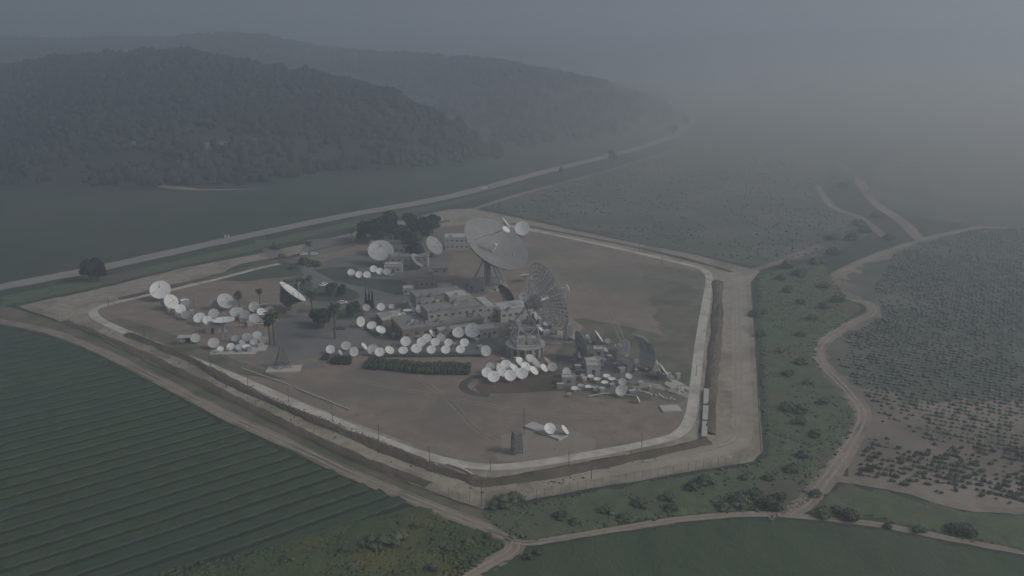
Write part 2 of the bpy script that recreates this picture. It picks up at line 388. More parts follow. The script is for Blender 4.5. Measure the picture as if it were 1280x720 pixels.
# left crop field: beds of low plants with furrows between
FIELD = [(-120,372),(0,407),(60,420),(125,448),(200,484),(280,528),(350,560),(420,592),(522,631),(440,653),(362,677),(280,704),(190,738),(100,775),(-300,775),(-400,420)]
sheet('field_soil', FIELD, .03, M['furrow'], jit=.3)
def beds():
    poly = [(p.x, p.y) for p in W(FIELD)]
    a = P(0, 694).to_2d(); b = P(280, 608).to_2d(); u = (b-a).normalized(); v = Vector((-u.y, u.x))
    A = np.array(poly); base = Vector(A.mean(0)); V = []; F = []; off = 0
    pitch = 5.9; w = 4.25
    prof_ = [(-.5,0),(-.48,.22),(-.34,.36),(-.24,.2),(-.1,.38),(0,.2),(.12,.38),(.24,.2),(.35,.36),(.48,.22),(.5,0)]
    for k in range(-60, 61):
        c = base+v*(k*pitch)
        s = np.arange(-400, 400, 1.1); X = c.x+u.x*s; Y = c.y+u.y*s; jit = fbm(X*.2+k, Y*.2, 2)*6-2.8
        ins = inpoly(X+u.x*jit*.5, Y+u.y*jit*.5, poly)
        i = 0
        while i < len(s):
            if not ins[i]: i += 1; continue
            j = i
            while j < len(s) and ins[j]: j += 1
            if j-i > 3:
                S = s[i:j]; X1, Y1 = X[i:j], Y[i:j]; wob = (vnoise(S*.03, S*0+k)-.5)*.5; n = len(S); m = len(prof_)
                vig = .75+.6*fbm(X1*.05, Y1*.05, 3)
                for q, (t, h) in enumerate(prof_):
                    tt = t*w*(1+.1*(abs(t) > .45)*(vnoise(S*.25, S*0+k*3)-.5))+wob+(RNG.random(n)-.5)*(.5 if abs(t) > .45 else .2)
                    hh = h*vig*(1+(RNG.random(n)-.5)*.5)
                    V.append(np.stack([X1+v.x*tt, Y1+v.y*tt, .035+hh], 1))
                blk = np.arange(n*m).reshape(m, n)+off; off += n*m
                F.append(np.stack([blk[:-1,:-1], blk[:-1,1:], blk[1:,1:], blk[1:,:-1]], -1).reshape(-1, 4))
            i = j
    return tag(np_obj('crop_beds', np.concatenate(V), np.concatenate(F), M['crop']), kind='stuff')
beds()

# worn strip between the track and the fence
sheet('worn_verge', [(20,386),(100,412),(200,460),(300,508),(400,557),(480,593),(560,623),(606,638),(618,650),(640,676),(600,660),(540,637),(450,600),(350,554),(280,522),(200,480),(130,445),(60,418),(0,406),(-60,396),(-60,372)], .055, M['wornverge'], jit=.6)
# fenced ground
OUTER = [(22,383),(120,362),(230,335),(320,318),(400,301),(480,281),(560,262),(590,261),(650,273),(760,297),(870,319),(950,339),(939,352),(945,450),(954,565),(940,577),(850,592),(740,610),(640,630),(602,636),(560,622),(480,592),(400,556),(300,507),(200,459),(100,411)]
sheet('perimeter_dirt', OUTER, .06, M['tan'], jit=.35)
sheet('platform_soil', [(116,389),(185,369),(320,336),(420,308),(520,287),(600,279),(700,293),(800,316),(884,337),(887,360),(878,430),(865,525),(845,543),(740,567),(650,583),(600,583),(560,572),(430,523),(300,470),(200,430),(130,402)], .09, M['soil'], jit=.2)
ribbon('dirt_road', [(922,346),(925,380),(926,450),(928,520),(925,548),(900,562),(820,577),(740,592),(660,608)], 6.5, .075, M['tanworn'], jit=.2)
ribbon('dirt_road', [(110,388),(200,431),(300,478),(400,528),(500,576),(575,606)], 4, .075, M['tanworn'], jit=.3)
ribbon('inner_road', [(116,390),(128,402),(200,433),(300,474),(400,518),(500,559),(560,577),(610,584),(660,581),(740,568),(820,552),(850,541),(864,518),(870,470),(876,420),(884,370),(887,350),(880,338),(855,330),(760,308),(680,291),(620,280),(585,276)], 3.7, .12, M['cream'], jit=.12)
ribbon('inner_road', [(116,390),(130,382),(190,368),(260,352),(330,334),(350,330)], 3.2, .12, M['cream'], jit=.12)
bank = [(-.5,0),(-.3,.5),(-.05,.9),(.15,.75),(.35,.35),(.5,0)]
ribbon('earth_bank', [(897,352),(896,400),(892,450),(887,500),(884,545)], 5.0, .08, M['darksoil'], jit=.5, prof=bank)
ribbon('earth_bank', [(884,551),(850,560),(780,574),(700,590),(640,600),(600,603),(585,594)], 5.2, .08, M['darksoil'], jit=.8, prof=bank)
ribbon('earth_bank', [(160,418),(230,446),(300,484),(380,520),(470,556),(540,584),(590,600)], 4.0, .08, M['darksoil'], jit=.9, prof=bank)
ribbon('earth_bank', [(80,402),(150,430),(250,478),(350,528),(450,574),(540,608)], 4.0, .08, M['darksoil'], jit=.9, prof=[(-.5,0),(-.2,.3),(.2,.35),(.5,0)])
ribbon('earth_bank', [(150,374),(220,357),(300,338),(400,312),(500,290),(560,276)], 5.0, .08, M['darksoil'], jit=.9, prof=[(-.5,0),(-.2,.4),(.2,.4),(.5,0)])
ribbon('earth_bank', [(640,279),(760,302),(850,322),(915,340)], 3.5, .08, M['darksoil'], jit=.9, prof=[(-.5,0),(-.2,.3),(.2,.3),(.5,0)])

def ruts(px, z, g=1.7, w=.55, m='rut'):
    for s_ in (-.5, .5): ribbon('wheel_rut', px, w, z, M[m], jit=.5, off=s_*g)
# farm tracks and the highway
ribbon('farm_track', [(-60,392),(0,402),(60,414),(130,441),(200,476),(280,518),(350,550),(450,597),(540,634),(600,658),(645,678)], 4.6, .10, M['track'], jit=.35)
ribbon('farm_track', [(645,678),(640,690),(615,704),(570,730),(530,760)], 5.2, .11, M['track'], jit=.35)
ribbon('farm_track', [(632,672),(660,679),(740,667),(850,650),(930,643),(1000,646),(1100,657),(1200,676),(1310,697)], 2.6, .105, M['track'], jit=.4)
ribbon('farm_track', [(985,643),(1010,625),(1030,602),(1055,566),(1078,520),(1060,490),(1024,450),(1030,427),(1062,406),(1090,392),(1086,380),(1050,371),(1036,352),(1080,326),(1150,301),(1228,283)], 5.5, .11, M['track'], jit=.4)
ribbon('farm_track', [(1035,598),(1062,601),(1130,614),(1210,635),(1320,640)], 3.4, .12, M['track'], jit=.4)
ribbon('farm_track', [(1022,232),(1040,258),(1075,272),(1110,300)], 5, .07, M['fieldsoil'], jit=.4)
ribbon('farm_track', [(1050,205),(1070,220),(1092,252),(1125,275),(1150,300)], 7, .07, M['fieldsoil'], jit=.4)
ribbon('farm_track', [(940,338),(960,332),(1000,318),(1025,308)], 5, .07, M['track'], jit=.4)
ribbon('farm_track', [(590,262),(650,243),(750,216),(850,186)], 5, .07, M['track'], jit=.3)
ribbon('farm_track', [(858,173),(940,183),(1050,196),(1300,206)], 6, .07, M['track'], jit=.3)
ruts([(-60,392),(0,402),(60,414),(130,441),(200,476),(280,518),(350,550),(450,597),(540,634),(600,658),(645,678)], .125)
ruts([(645,678),(640,690),(615,704),(570,730),(530,760)], .13)
ruts([(632,672),(660,679),(740,667),(850,650),(930,643),(1000,646),(1100,657),(1200,676),(1310,697)], .125, 1.3, .4)
ruts([(985,643),(1010,625),(1030,602),(1055,566),(1078,520),(1060,490),(1024,450),(1030,427),(1062,406),(1090,392),(1086,380),(1050,371),(1036,352),(1080,326),(1150,301),(1228,283)], .13, 1.8, .6)
ruts([(918,352),(921,380),(922,450),(923,520),(918,548),(890,560),(820,574),(740,589),(660,605)], .10, 1.8, .8)
HW = [(-80,376),(0,359),(120,336),(280,301),(430,270),(560,246),(680,215),(760,195),(820,178),(850,164),(866,142),(880,122),(890,110)]
ribbon('highway_shoulder', HW, 12, .06, M['tan'], jit=.15)
ribbon('highway', HW, 9, .09, M['highway'], jit=0)

# paving inside the fence
sheet('paving', [(318,300),(345,300),(352,318),(395,330),(420,322),(505,318),(560,316),(570,325),(520,345),(505,352),(515,370),(560,368),(600,378),(640,385),(690,400),(700,425),(640,442),(600,444),(560,447),(470,445),(400,446),(355,455),(335,435),(340,410),(352,398),(395,378),(388,350),(360,336),(335,322)], .105, M['asphalt'], jit=.2)
sheet('paving', [(385,300),(460,294),(470,300),(400,320),(370,322)], .1015, M['asphalt'], jit=.2)
sheet('paving', [(690,455),(720,440),(760,450),(800,462),(820,480),(790,482),(740,470),(700,470)], .1005, M['asphalt'], jit=.4)
sheet('lawn', [(392,338),(415,334),(445,333),(455,348),(500,350),(510,354),(498,370),(470,362),(420,352)], .125, M['lawn'], jit=.3)
sheet('lawn', [(383,366),(400,359),(425,358),(447,366),(446,374),(425,378),(395,376)], .125, M['lawn'], jit=.1, sm=True)
sheet('lawn', [(415,392),(432,386),(452,388),(452,397),(430,400),(416,398)], .125, M['lawn'], jit=.1, sm=True)
sheet('lawn', [(300,330),(345,322),(375,335),(378,345),(340,348),(305,352),(260,350)], .11, M['lawn'], jit=.6)
sheet('lawn', [(358,350),(375,346),(392,354),(385,368),(368,372)], .125, M['lawn'], jit=.2)
sheet('dark_planting', [(445,402),(455,400),(475,412),(500,422),(492,426),(470,424)], .125, M['lawn'], jit=.1)
ribbon('asphalt_loop', [(628,468),(600,470),(582,478),(580,486),(592,492),(612,495)], 3.2, .125, M['darkasphalt'], jit=.05)
sheet('gravel', [(612,470),(700,462),(730,480),(720,488),(640,492),(600,492),(592,484)], .115, M['darksoil'], jit=.6)
sheet('gravel', [(628,545),(690,528),(745,550),(740,564),(660,578),(620,575)], .11, M['tan2'], jit=.6)
ribbon('gravel_track', [(790,482),(815,482),(845,490),(868,498)], 4, .115, M['tanworn'], jit=.5)
ribbon('gravel_track', [(806,462),(830,466),(850,482),(866,488)], 3, .115, M['concrete'], jit=.5)
ribbon('gravel_track', [(316,440),(345,452),(365,462),(420,448)], 3, .115, M['asphalt'], jit=.4)

sheet('scrub_ground', [(690,404),(730,398),(800,412),(858,430),(868,470),(850,505),(800,500),(740,498),(700,490),(715,470),(690,455),(700,430)], .0925, M['scrub'], jit=1.2)
sheet('scrub_ground', [(800,330),(878,340),(884,352),(872,440),(858,480),(835,430),(812,380)], .0950, M['scrub'], jit=1.6)
sheet('scrub_ground', [(130,402),(150,398),(200,412),(300,452),(360,476),(300,468),(200,428)], .0975, M['scrub'], jit=.8)
sheet('bare_patch', [(690,400),(712,396),(730,410),(712,430),(690,425)], .108, M['tan2'], jit=.8)
for pts_ in ([(440,475),(520,490),(600,505),(700,520),(790,520),(850,508)], [(150,395),(240,405),(330,430)], [(640,560),(600,540),(560,500),(520,470)], [(670,300),(720,340),(760,390),(780,430)]):
    ruts(pts_, .118, 1.8, .5, 'tan2')
# ------------------------------------------------------------ vegetation
def leaf_cloud(lobes, n, s, seed=0):
    rg = np.random.default_rng(seed); C = []
    vol = np.array([l[3]*l[4]*l[5] for l in lobes]); pr = vol/vol.sum()
    ids = rg.choice(len(lobes), n, p=pr); L = np.array(lobes)[ids]
    d = rg.normal(size=(n, 3)); d /= np.linalg.norm(d, axis=1)[:, None]; rr = (.55+.5*rg.random(n))[:, None]
    c = L[:, :3]+d*rr*L[:, 3:6]
    a = rg.normal(size=(n, 3)); a /= np.linalg.norm(a, axis=1)[:, None]
    b = np.cross(a, rg.normal(size=(n, 3))); b /= np.linalg.norm(b, axis=1)[:, None]
    q = (s*(.6+.8*rg.random(n)))[:, None]
    V = np.stack([c-a*q-b*q*.6, c+a*q-b*q*.5, c+a*q*.8+b*q*.7, c-a*q*.7+b*q*.6], 1).reshape(-1, 3)
    return V, np.arange(n*4).reshape(-1, 4)
def lump_core(lobes, k=.72):
    V = []; F = []; o = 0
    for l in lobes:
        v = IV*(1+.25*(RNG.random((len(IV), 1))-.5))*np.array(l[3:6])*k+np.array(l[:3]); V.append(v); F.append(IF+o); o += len(v)
    return np.concatenate(V), np.concatenate(F)
def crown_mesh(name, lobes, n, s, m, seed):
    V1, F1 = leaf_cloud(lobes, n, s, seed); V2, F2 = lump_core(lobes)
    me = bpy.data.meshes.new(name)
    fs = [tuple(f) for f in F1]+[tuple(f+len(V1)) for f in F2]
    me.from_pydata([tuple(v) for v in np.concatenate([V1, V2])], [], fs); me.materials.append(m); me.update(); return me
def make_tree(name, label, cat, m, h=8, r=3.2, seed=1, loc=(0,0,0), group=None, trunk=.3, slim=False):
    t = thing(name, label, cat, loc, 0, group); rg = random.Random(seed); lobes = []
    if slim:
        for k in range(6): z = h*(.15+.8*k/5); rr = r*(1-.75*(k/5)**1.4); lobes.append((rg.uniform(-.1,.1), rg.uniform(-.1,.1), z, rr, rr, h*.13))
    else:
        for k in range(9):
            a = rg.uniform(0, 6.28); d = r*rg.uniform(.15, .62); z = h*rg.uniform(.26, .85)
            q = r*rg.uniform(.36, .55); lobes.append((d*math.cos(a), d*math.sin(a), z, q, q, q*.8))
        lobes.append((0, 0, h*.62, r*.6, r*.6, h*.25))
    mb = MB().tube((0,0,-.1), (rg.uniform(-.2,.2), rg.uniform(-.2,.2), h*.55), trunk, trunk*.5, 8)
    if not slim:
        for k in range(4):
            a = k*1.6+rg.random(); mb.tube((0,0,h*.32+k*.25), (r*.5*math.cos(a), r*.5*math.sin(a), h*.6), trunk*.4, trunk*.15, 5)
    mb.obj('trunk', M['bark'], t)
    link('crown', crown_mesh('crown', lobes, 1100 if not slim else 600, .16*r**.5*1.25, m, seed), t)
    return t
_protos = {}
def place(kind, px, py, label, group=None, s=1.0, cat='tree', name=None, rz=None, sz=None):
    """stand a tree/shrub of a kind with its foot at a place on the ground"""
    p = P(px, py); k = kind+str(random.randrange(3)) if kind in ('dense', 'shrub', 'broad') else kind
    nm = name or {'dense':'pine_tree','broad':'tree','cypress':'cypress_tree','palm':'palm_tree','shrub':'shrub'}[kind]
    if k not in _protos:
        sd = hash_(k)
        if kind == 'dense': t = make_tree(nm, label, cat, M['leafdark'], 10, 4.2, sd)
        elif kind == 'broad': t = make_tree(nm, label, cat, M['leaf'], 7, 3.6, sd)
        elif kind == 'cypress': t = make_tree(nm, label, cat, M['leafdark'], 10, .95, sd, slim=True, trunk=.15)
        elif kind == 'palm': t = make_palm(nm, label, cat)
        else: t = make_shrub(nm, label, cat, sd)
        _protos[k] = t
    else: t = copy_tree(_protos[k])
    t.location = (p.x, p.y, 0.08); t.rotation_euler = (0, 0, random.random()*6.28 if rz is None else rz)
    t.scale = (s, s, sz or s)
    t['label'] = label; t['category'] = cat; t.name = nm
    if group: t['group'] = group
    elif 'group' in t: del t['group']
    return t
def hash_(s): return sum(ord(c)*(i+3) for i, c in enumerate(s))
def make_shrub(name, label, cat, sd):
    rg = random.Random(sd); lobes = [(0,0,.75,1.0,1.0,.75)]
    for k in range(6):
        a = rg.uniform(0,6.28); d = rg.uniform(.4,1.1); q = rg.uniform(.45,.75); lobes.append((d*math.cos(a), d*math.sin(a), q*.75, q, q, q*.8))
    o = link(name, crown_mesh(name, lobes, 420, .13, M['leafshrub'], sd)); return tag(o, label, cat)
def make_palm(name, label, cat):
    t = thing(name, label, cat)
    MB().tube((0,0,-.1), (.15,.05,4), .33, .27, 8).tube((.15,.05,4), (.25,.0,8.6), .27, .22, 8).obj('trunk', M['bark'], t)
    mb = MB(); rg = random.Random(3)
    for k in range(46):
        a = k*2.399; e = rg.uniform(-.9, 1.2); L = rg.uniform(2.1, 2.8); p = Vector((.25,0,8.5)); d = Vector((math.cos(a)*math.cos(e), math.sin(a)*math.cos(e), math.sin(e)))
        sd = Vector((-math.sin(a), math.cos(a), 0)); pts = []
        for i in range(6):
            w = .42*math.sin(math.pi*min(.98, (i+.6)/6.2)); pts.append((p.copy(), w)); p = p+d*(L/5); d = (d+Vector((0,0,-.28))).normalized()
        for side in (-1, 1):
            vs = []
            for q, w in pts: vs += [q, q+sd*(side*w)+Vector((0,0,-w*.5))]
            mb.add(vs, [(2*i, 2*i+1, 2*i+3, 2*i+2) for i in range(5)])
    mb.obj('crown', M['palm'], t); return t

for i, (x, y, s, l) in enumerate([(112,352,1.25,'dark evergreen on the left of the pair beside the highway'),(124,351,1.15,'dark evergreen on the right of the pair beside the highway')]):
    place('dense', x, y, l, None, s)
for x, y, s, w in [(455,302,1.37,'leftmost tree in the dark grove behind the round pale dish'),(467,304,1.62,'second tree from the left in the dark grove behind the round pale dish'),(479,300,1.56,'middle tree in the dark grove behind the round pale dish'),(489,299,1.76,'tallest tree in the dark grove behind the round pale dish'),(500,306,1.30,'rightmost tree of the grove behind the round pale dish'),(514,296,1.49,'left tree of the far clump above the tilted grey dishes'),(527,300,1.56,'middle tree of the far clump above the tilted grey dishes'),(541,294,1.43,'right tree of the far clump above the tilted grey dishes'),(512,318,1.56,'dark tree between the two buildings behind the big antenna'),(520,330,1.30,'dark tree in front of the tilted dish near the white huts')]:
    place('dense', x, y, w, 'dark trees at the back of the station', s)
for x, y, s, w in [(441,307,1.0,'slim palm standing alone left of the dark grove'),(387,322,.9,'palm near two white cars at the entrance'),(391,398,1.25,'palm between the tilted dark antenna and the round shrub'),(344,432,1.45,'tall palm on the paving beside the small left dishes'),(338,430,1.15,'shorter palm leaning next to the tall one on the left'),(419,424,1.5,'tallest palm in front of the oval lawn'),(414,392,1.2,'palm at the left edge of the oval lawn'),(325,381,.75,'low palm behind the left cluster of dishes'),(300,388,.7,'small palm among the left cluster of dishes')]:
    place('palm', x, y, w, 'palm trees around the station', s)
for x, w in [(458,'leftmost of the three slim cypresses beside the lawn'),(462,'middle one of the three slim cypresses beside the lawn'),(466,'rightmost of the three slim cypresses beside the lawn')]:
    place('cypress', x, 384+(x-458)*.3, w, 'cypresses in a row', .85)
for x, y, s, w in [(405,410,1.25,'wide round bushy tree left of the tallest palm'),(397,406,1.0,'small bushy tree left of the wide round one'),(441,396,1.0,'bushy tree on the small lawn right of the palm'),(298,372,.5,'small dark tree behind the round grey left dish'),(415,369,.9,'bushy tree on the left half of the oval lawn'),(428,370,.8,'bushy tree on the right half of the oval lawn'),(376,362,.8,'low tree behind the tilted dark antenna')]:
    place('broad', x, y, w, 'bushy trees around the lawns', s)
for x, y, s, w in [(352,323,1.8,'shrub at the left side of the gate road'),(366,336,1.8,'shrub in the middle of the entrance lawn'),(387,350,1.5,'round shrub by the bend of the paved road'),(393,333,2.2,'shrub left of the entrance road below the palm'),(380,330,2.6,'broad shrub next to the two white cars'),(358,354,1.3,'shrub on the tip of the triangular lawn'),(408,449,1.5,'dark shrub under the leftmost front-row dish'),(345,311,2.6,'big shrub right of the highway junction')]:
    place('shrub', x, y, w, 'shrubs along the entrance road', s, cat='shrub')

def hedge(px, w, h, label, nm='hedge'):
    c = smooth2(W(px), 8); c = densify(c, .9)[:-int((c[-1]-c[0]).length/.9)]; lob = []
    c0 = c[len(c)//2]
    q = [c[0]]
    for p in c[1:]:
        if (p-q[-1]).length > .8: q.append(p)
    for p in q:
        for s in (-.3, .3):
            lob.append((p.x-c0.x+random.uniform(-.3,.3), p.y-c0.y+s*w+random.uniform(-.2,.2), h*.5, 1.2, w*.42, h*(.35+.55*fbm(p.x*.12, p.y*.12))*random.uniform(.85,1.15)))
    o = link(nm, crown_mesh(nm, lob, 7000, .2, M['hedge'], 5)); o.location = (c0.x, c0.y, .1); return tag(o, label, 'hedge')
hedge([(460,457),(490,459),(530,463),(590,464)], 7.0, 2.0, 'long clipped dark green hedge below the front row of white dishes')
hedge([(418,453),(440,454)], 3.4, 1.6, 'short dark green hedge left of the long hedge')
# rough bushes outside the fence
bush = [(880,604,2.0),(866,612,1.8),(925,630,2.6),(960,634,2.4),(945,622,2.0),(905,636,1.5),(975,625,1.6),(1030,645,2.0),(1060,648,2.2),(1045,640,1.4),(1205,668,2.4),(1192,664,1.6),(1148,664,1.3),(1110,660,1.0),(630,630,2.2),(642,626,2.0),(618,634,1.4),(700,648,1.5),(760,640,1.7),(800,632,1.8),(835,625,1.6),(780,650,1.3),(840,638,1.4),(720,655,1.2),(990,590,1.6),(1005,572,1.9),(1020,545,1.6),(1000,530,1.8),(985,512,2.4),(1003,515,2.2),(1030,505,1.8),(985,470,1.8),(1010,480,1.5),(975,440,1.6),(1000,455,2.0),(950,420,2.0),(945,395,2.2),(955,392,1.8),(1000,420,2.0),(1015,400,2.2),(1030,385,2.4),(1000,380,2.0),(985,365,2.4),(975,350,2.4),(1000,345,3.2),(985,335,3.4),(1030,360,2.4),(1045,378,2.6),(1020,330,3.0),(1040,318,3.4),(1065,300,3.6),(1080,290,3.6),(1112,300,3.2),(1075,282,3.2),(1095,272,3.0),(1055,235,4.5),(1040,300,3.0),(930,600,1.2),(960,600,1.4),(1020,620,1.5),(480,682,2.4),(495,678,2.2),(466,680,2.0),(540,713,1.4),(560,690,1.2),(520,660,1.3),(430,690,1.2),(360,700,1.3),(585,680,1.1),(610,672,1.0),(660,698,1.0),(672,693,.9)]
for x, y, s in bush:
    l = ('broad dark bush in the grass between the fence and the farm track' if 600 < x < 1075 and y > 560 and x > 650 else
         'green bush on the grassy slope right of the fenced dirt road' if x > 930 and 310 < y <= 560 else
         'hazy bush along the far dry stream beyond the station' if y <= 310 else
         'low bush in the yellow flowering weeds near the track junction' if y > 655 and x < 680 else
         'dark bush beside the track below the shrub field' if x > 1075 else 'dark bush at the outer corner of the fence')
    g = {'bro':'bushes below the fence','gre':'bushes on the right slope','haz':'bushes along the far stream','low':'bushes in the weeds'}.get(l[:3], 'bushes at the fence corner' if 'corner' in l else 'bushes by the shrub field')
    place('shrub', x, y, l, g, s, cat='bush', name='bush', sz=s*.8)

# trees along the highway
for x, y, s, w in [(765,202,1.1,'hazy tree standing beside the highway before the junction'),(840,170,1.3,'faint hazy tree left of the distant highway bend'),(856,158,1.5,'faintest tree right at the distant highway bend'),(701,216,.5,'tiny roadside tree left of the hazy highway')]:
    place('dense', x, y, w, None, s)

# shrubs in rows on the right-hand field
def orchard():
    a = P(1062, 578).to_2d(); b = P(1280, 626).to_2d(); u = (b-a).normalized(); v = Vector((-u.y, u.x))
    poly = [(p.x, p.y) for p in W([(1066,596),(1130,606),(1210,625),(1300,633),(1500,650),(1500,285),(1225,286),(1150,304),(1090,330),(1060,352),(1100,378),(1104,395),(1050,427),(1046,450),(1080,490),(1098,520),(1080,562)])]
    pts = []
    for k in range(-8, 170):
        for j in range(-10, 280):
            q = a+v*(k*3.0)+u*(j*1.6); pts.append((q.x+random.uniform(-.4,.4), q.y+random.uniform(-.35,.35), k, j))
    A = np.array(pts); A = A[inpoly(A[:,0], A[:,1], poly)]
    den = fbm(A[:,0]*.035, A[:,1]*.05, 3); far = np.clip((A[:,1]-225)/150, 0, 1)
    keep = RNG.random(len(A)) < np.clip((den-.36)*4.2+.42+far*.45, .12, .92); A = A[keep]
    # inside the picture
    vis = (np.abs(A[:,0]/A[:,1]) < .74); A = A[vis]
    A = A[np.argsort(A[:,1])]
    protos = []
    for i in range(4):
        rg = random.Random(50+i); lobes = [(0,0,.5,.8,.65,.5)]+[(rg.uniform(-.7,.7), rg.uniform(-.5,.5), rg.uniform(.3,.6), .5, .5, .4) for _ in range(3)]
        protos.append(crown_mesh('orchard_shrub', lobes, 150, .14, M['leafshrub'], 60+i))
    for x, y, *_ in A[:300]:
        o = link('orchard_shrub', protos[random.randrange(4)]); o.location = (x, y, .04); s = random.uniform(.45, 1.15)
        o.scale = (s, s, s*random.uniform(.7,1.2)); o.rotation_euler = (0,0,random.random()*6.28)
        tag(o, 'small dark shrub planted in the nearest rows of the bare right field', 'shrub', 'shrubs planted in rows on the right field')
    B = A[300:]; pos = np.column_stack([B[:,0], B[:,1], np.full(len(B), .0)]); near = B[:,1] < 420
    lumps('orchard_shrub_rows', pos, RNG.uniform(.35, 1.0, len(B)), .6, M['vine'], base=(IV1, IF1))
orchard()
def back_rows():
    poly = [(p.x, p.y) for p in W([(612,258),(760,217),(858,184),(1000,192),(1040,208),(1018,240),(1045,264),(1090,285),(1035,315),(950,330),(800,301),(665,270)])]
    a = P(680, 270).to_2d(); b = P(940, 328).to_2d(); u = (b-a).normalized(); v = Vector((-u.y, u.x)); J, K = np.meshgrid(np.arange(-160, 260), np.arange(-20, 140))
    x = a.x+u.x*J*3+v.x*K*5+RNG.normal(size=J.shape)*.5; y = a.y+u.y*J*3+v.y*K*5+RNG.normal(size=J.shape)*.5
    k = inpoly(x, y, poly) & (RNG.random(x.shape) < .45) & (fbm(x*.03, y*.03, 3) > .33)
    x, y = x[k], y[k]
    lumps('far_vine_rows', np.column_stack([x, y, x*0]), RNG.uniform(.4, 1.1, len(x)), .6, M['vine'], base=(IV1, IF1))
back_rows()
# scattered weeds as grass
def tufts(name, px, n, s, m, h=.5):
    poly = [(p.x, p.y) for p in W(px)]; A = np.array(poly)
    x = RNG.uniform(A[:,0].min(), A[:,0].max(), n*3); y = RNG.uniform(A[:,1].min(), A[:,1].max(), n*3)
    k = inpoly(x, y, poly) & (fbm(x*.08, y*.08, 3)+RNG.random(len(x))*.16 > .47); x, y = x[k][:n], y[k][:n]
    lumps(name, np.column_stack([x, y, x*0]), RNG.uniform(s*.5, s*1.6, len(x)), h, m, base=(IV1, IF1), amp=.7)
tufts('verge_tufts', VERGE, 8000, .42, M['leafshrub'])
tufts('weed_tufts', [(522,636),(400,672),(110,735),(560,735),(625,685)], 2500, .45, M['weeds'])
tufts('bank_tufts', [(100,400),(300,472),(560,590),(600,600),(880,548),(890,560),(640,622),(600,625),(300,500),(90,408)], 1600, .28, M['leafshrub'])

# ------------------------------------------------------------ antennas
UNIT = {}
def dish_prof(depth=.10, n=7):
    return [(.5*k/(n-1), depth*(k/(n-1))**2) for k in range(n)]
def unit_meshes():
    p = dish_prof(); back = [(r+.0, z-.012) for r, z in p][::-1]
    rim = MB().lathe([(max(r, .004), z) for r, z in p]+[(.515, .102), (.512, .086)]+[(max(r, .004), z) for r, z in back], 32)
    for k in ('white', 'dishgrey', 'dishdim', 'panel', 'dark'): UNIT['reflector_'+k] = rim.mesh('reflector', M[k], True)
    UNIT['feed'] = MB().tube((0,0,.36), (0,0,.44), .022, .03, 8).tube((0,0,.44), (0,0,.47), .05, .04, 8).mesh('feed_horn', M['steel'])
    for k in range(3):
        a = R(90+120*k); c, s = math.cos(a), math.sin(a)
        UNIT['leg%d' % k] = MB().tube((.44*c,.44*s,.075), (.02*c,.02*s,.42), .008, .006, 5).mesh('feed_leg', M['steel'])
    # pedestal in units of D, hub at height .48, facing local +X
    UNIT['ped'] = MB().box((0,0,.02), (.34,.34,.04)).tube((0,0,.03), (0,0,.40), .06, .045, 10).box((.0,0,.43), (.13,.18,.09)).tube((-.14,0,.05), (0,0,.3), .015, .012, 5).tube((.05,.1,.42),(.13,.1,.47),.015,.015,5).tube((.05,-.1,.42),(.13,-.1,.47),.015,.015,5).mesh('pedestal', M['steel'])
    hb = MB().lathe([(.01,-.10),(.09,-.10),(.12,-.02),(.15,.0)], 12)
    for k in range(12):
        a = R(30*k); c, s = math.cos(a), math.sin(a); hb.add([(.1*c-.004*s,.1*s+.004*c,-.08),(.1*c+.004*s,.1*s-.004*c,-.08),(.48*c+.004*s,.48*s-.004*c,.075),(.48*c-.004*s,.48*s+.004*c,.075),(.13*c,.13*s,-.002)], [(0,1,2,3),(0,3,4),(1,2,4)])
    UNIT['back'] = hb.mesh('back_frame', M['steel'])
    db = MB().lathe([(.01,-.40),(.16,-.40),(.26,-.26),(.42,.0),(.49,.078)], 24)
    UNIT['backdeep'] = db.mesh('back_frame', M['dark'])
    rb = MB().lathe([(.01,-.24),(.12,-.23),(.26,-.16),(.40,-.05),(.49,.078)], 48)
    for k in range(26):
        a = 2*math.pi*k/26; c, s = math.cos(a), math.sin(a)
        for (r0, z0), (r1, z1) in zip([(.10,-.24),(.26,-.175),(.40,-.055),(.50,.07)][:-1], [(.26,-.175),(.40,-.06),(.50,.07)]): rb.tube((r0*c, r0*s, z0), (r1*c, r1*s, z1), .012, n=4)
    UNIT['backribbed'] = rb.mesh('back_frame', M['dishdim'])
unit_meshes()
def view_basis(p):
    v = (CAM-p).normalized(); r = Vector((0,0,1)).cross(v).normalized(); u = v.cross(r); return v, r, u
def dish_normal(p, ratio, ang, back=False):
    v, r, u = view_basis(p); s = math.sqrt(max(0, 1-ratio*ratio)); a = R(ang)
    return (v*(-ratio if back else ratio)+r*(s*math.cos(a))+u*(s*math.sin(a))).normalized()
def axis_rot(n, roll=0.0):
    z = n; x = Vector((0,0,1)).cross(z)
    if x.length < 1e-3: x = Vector((1,0,0))
    x.normalize(); y = z.cross(x); return Matrix((x, y, z)).transposed().to_4x4()
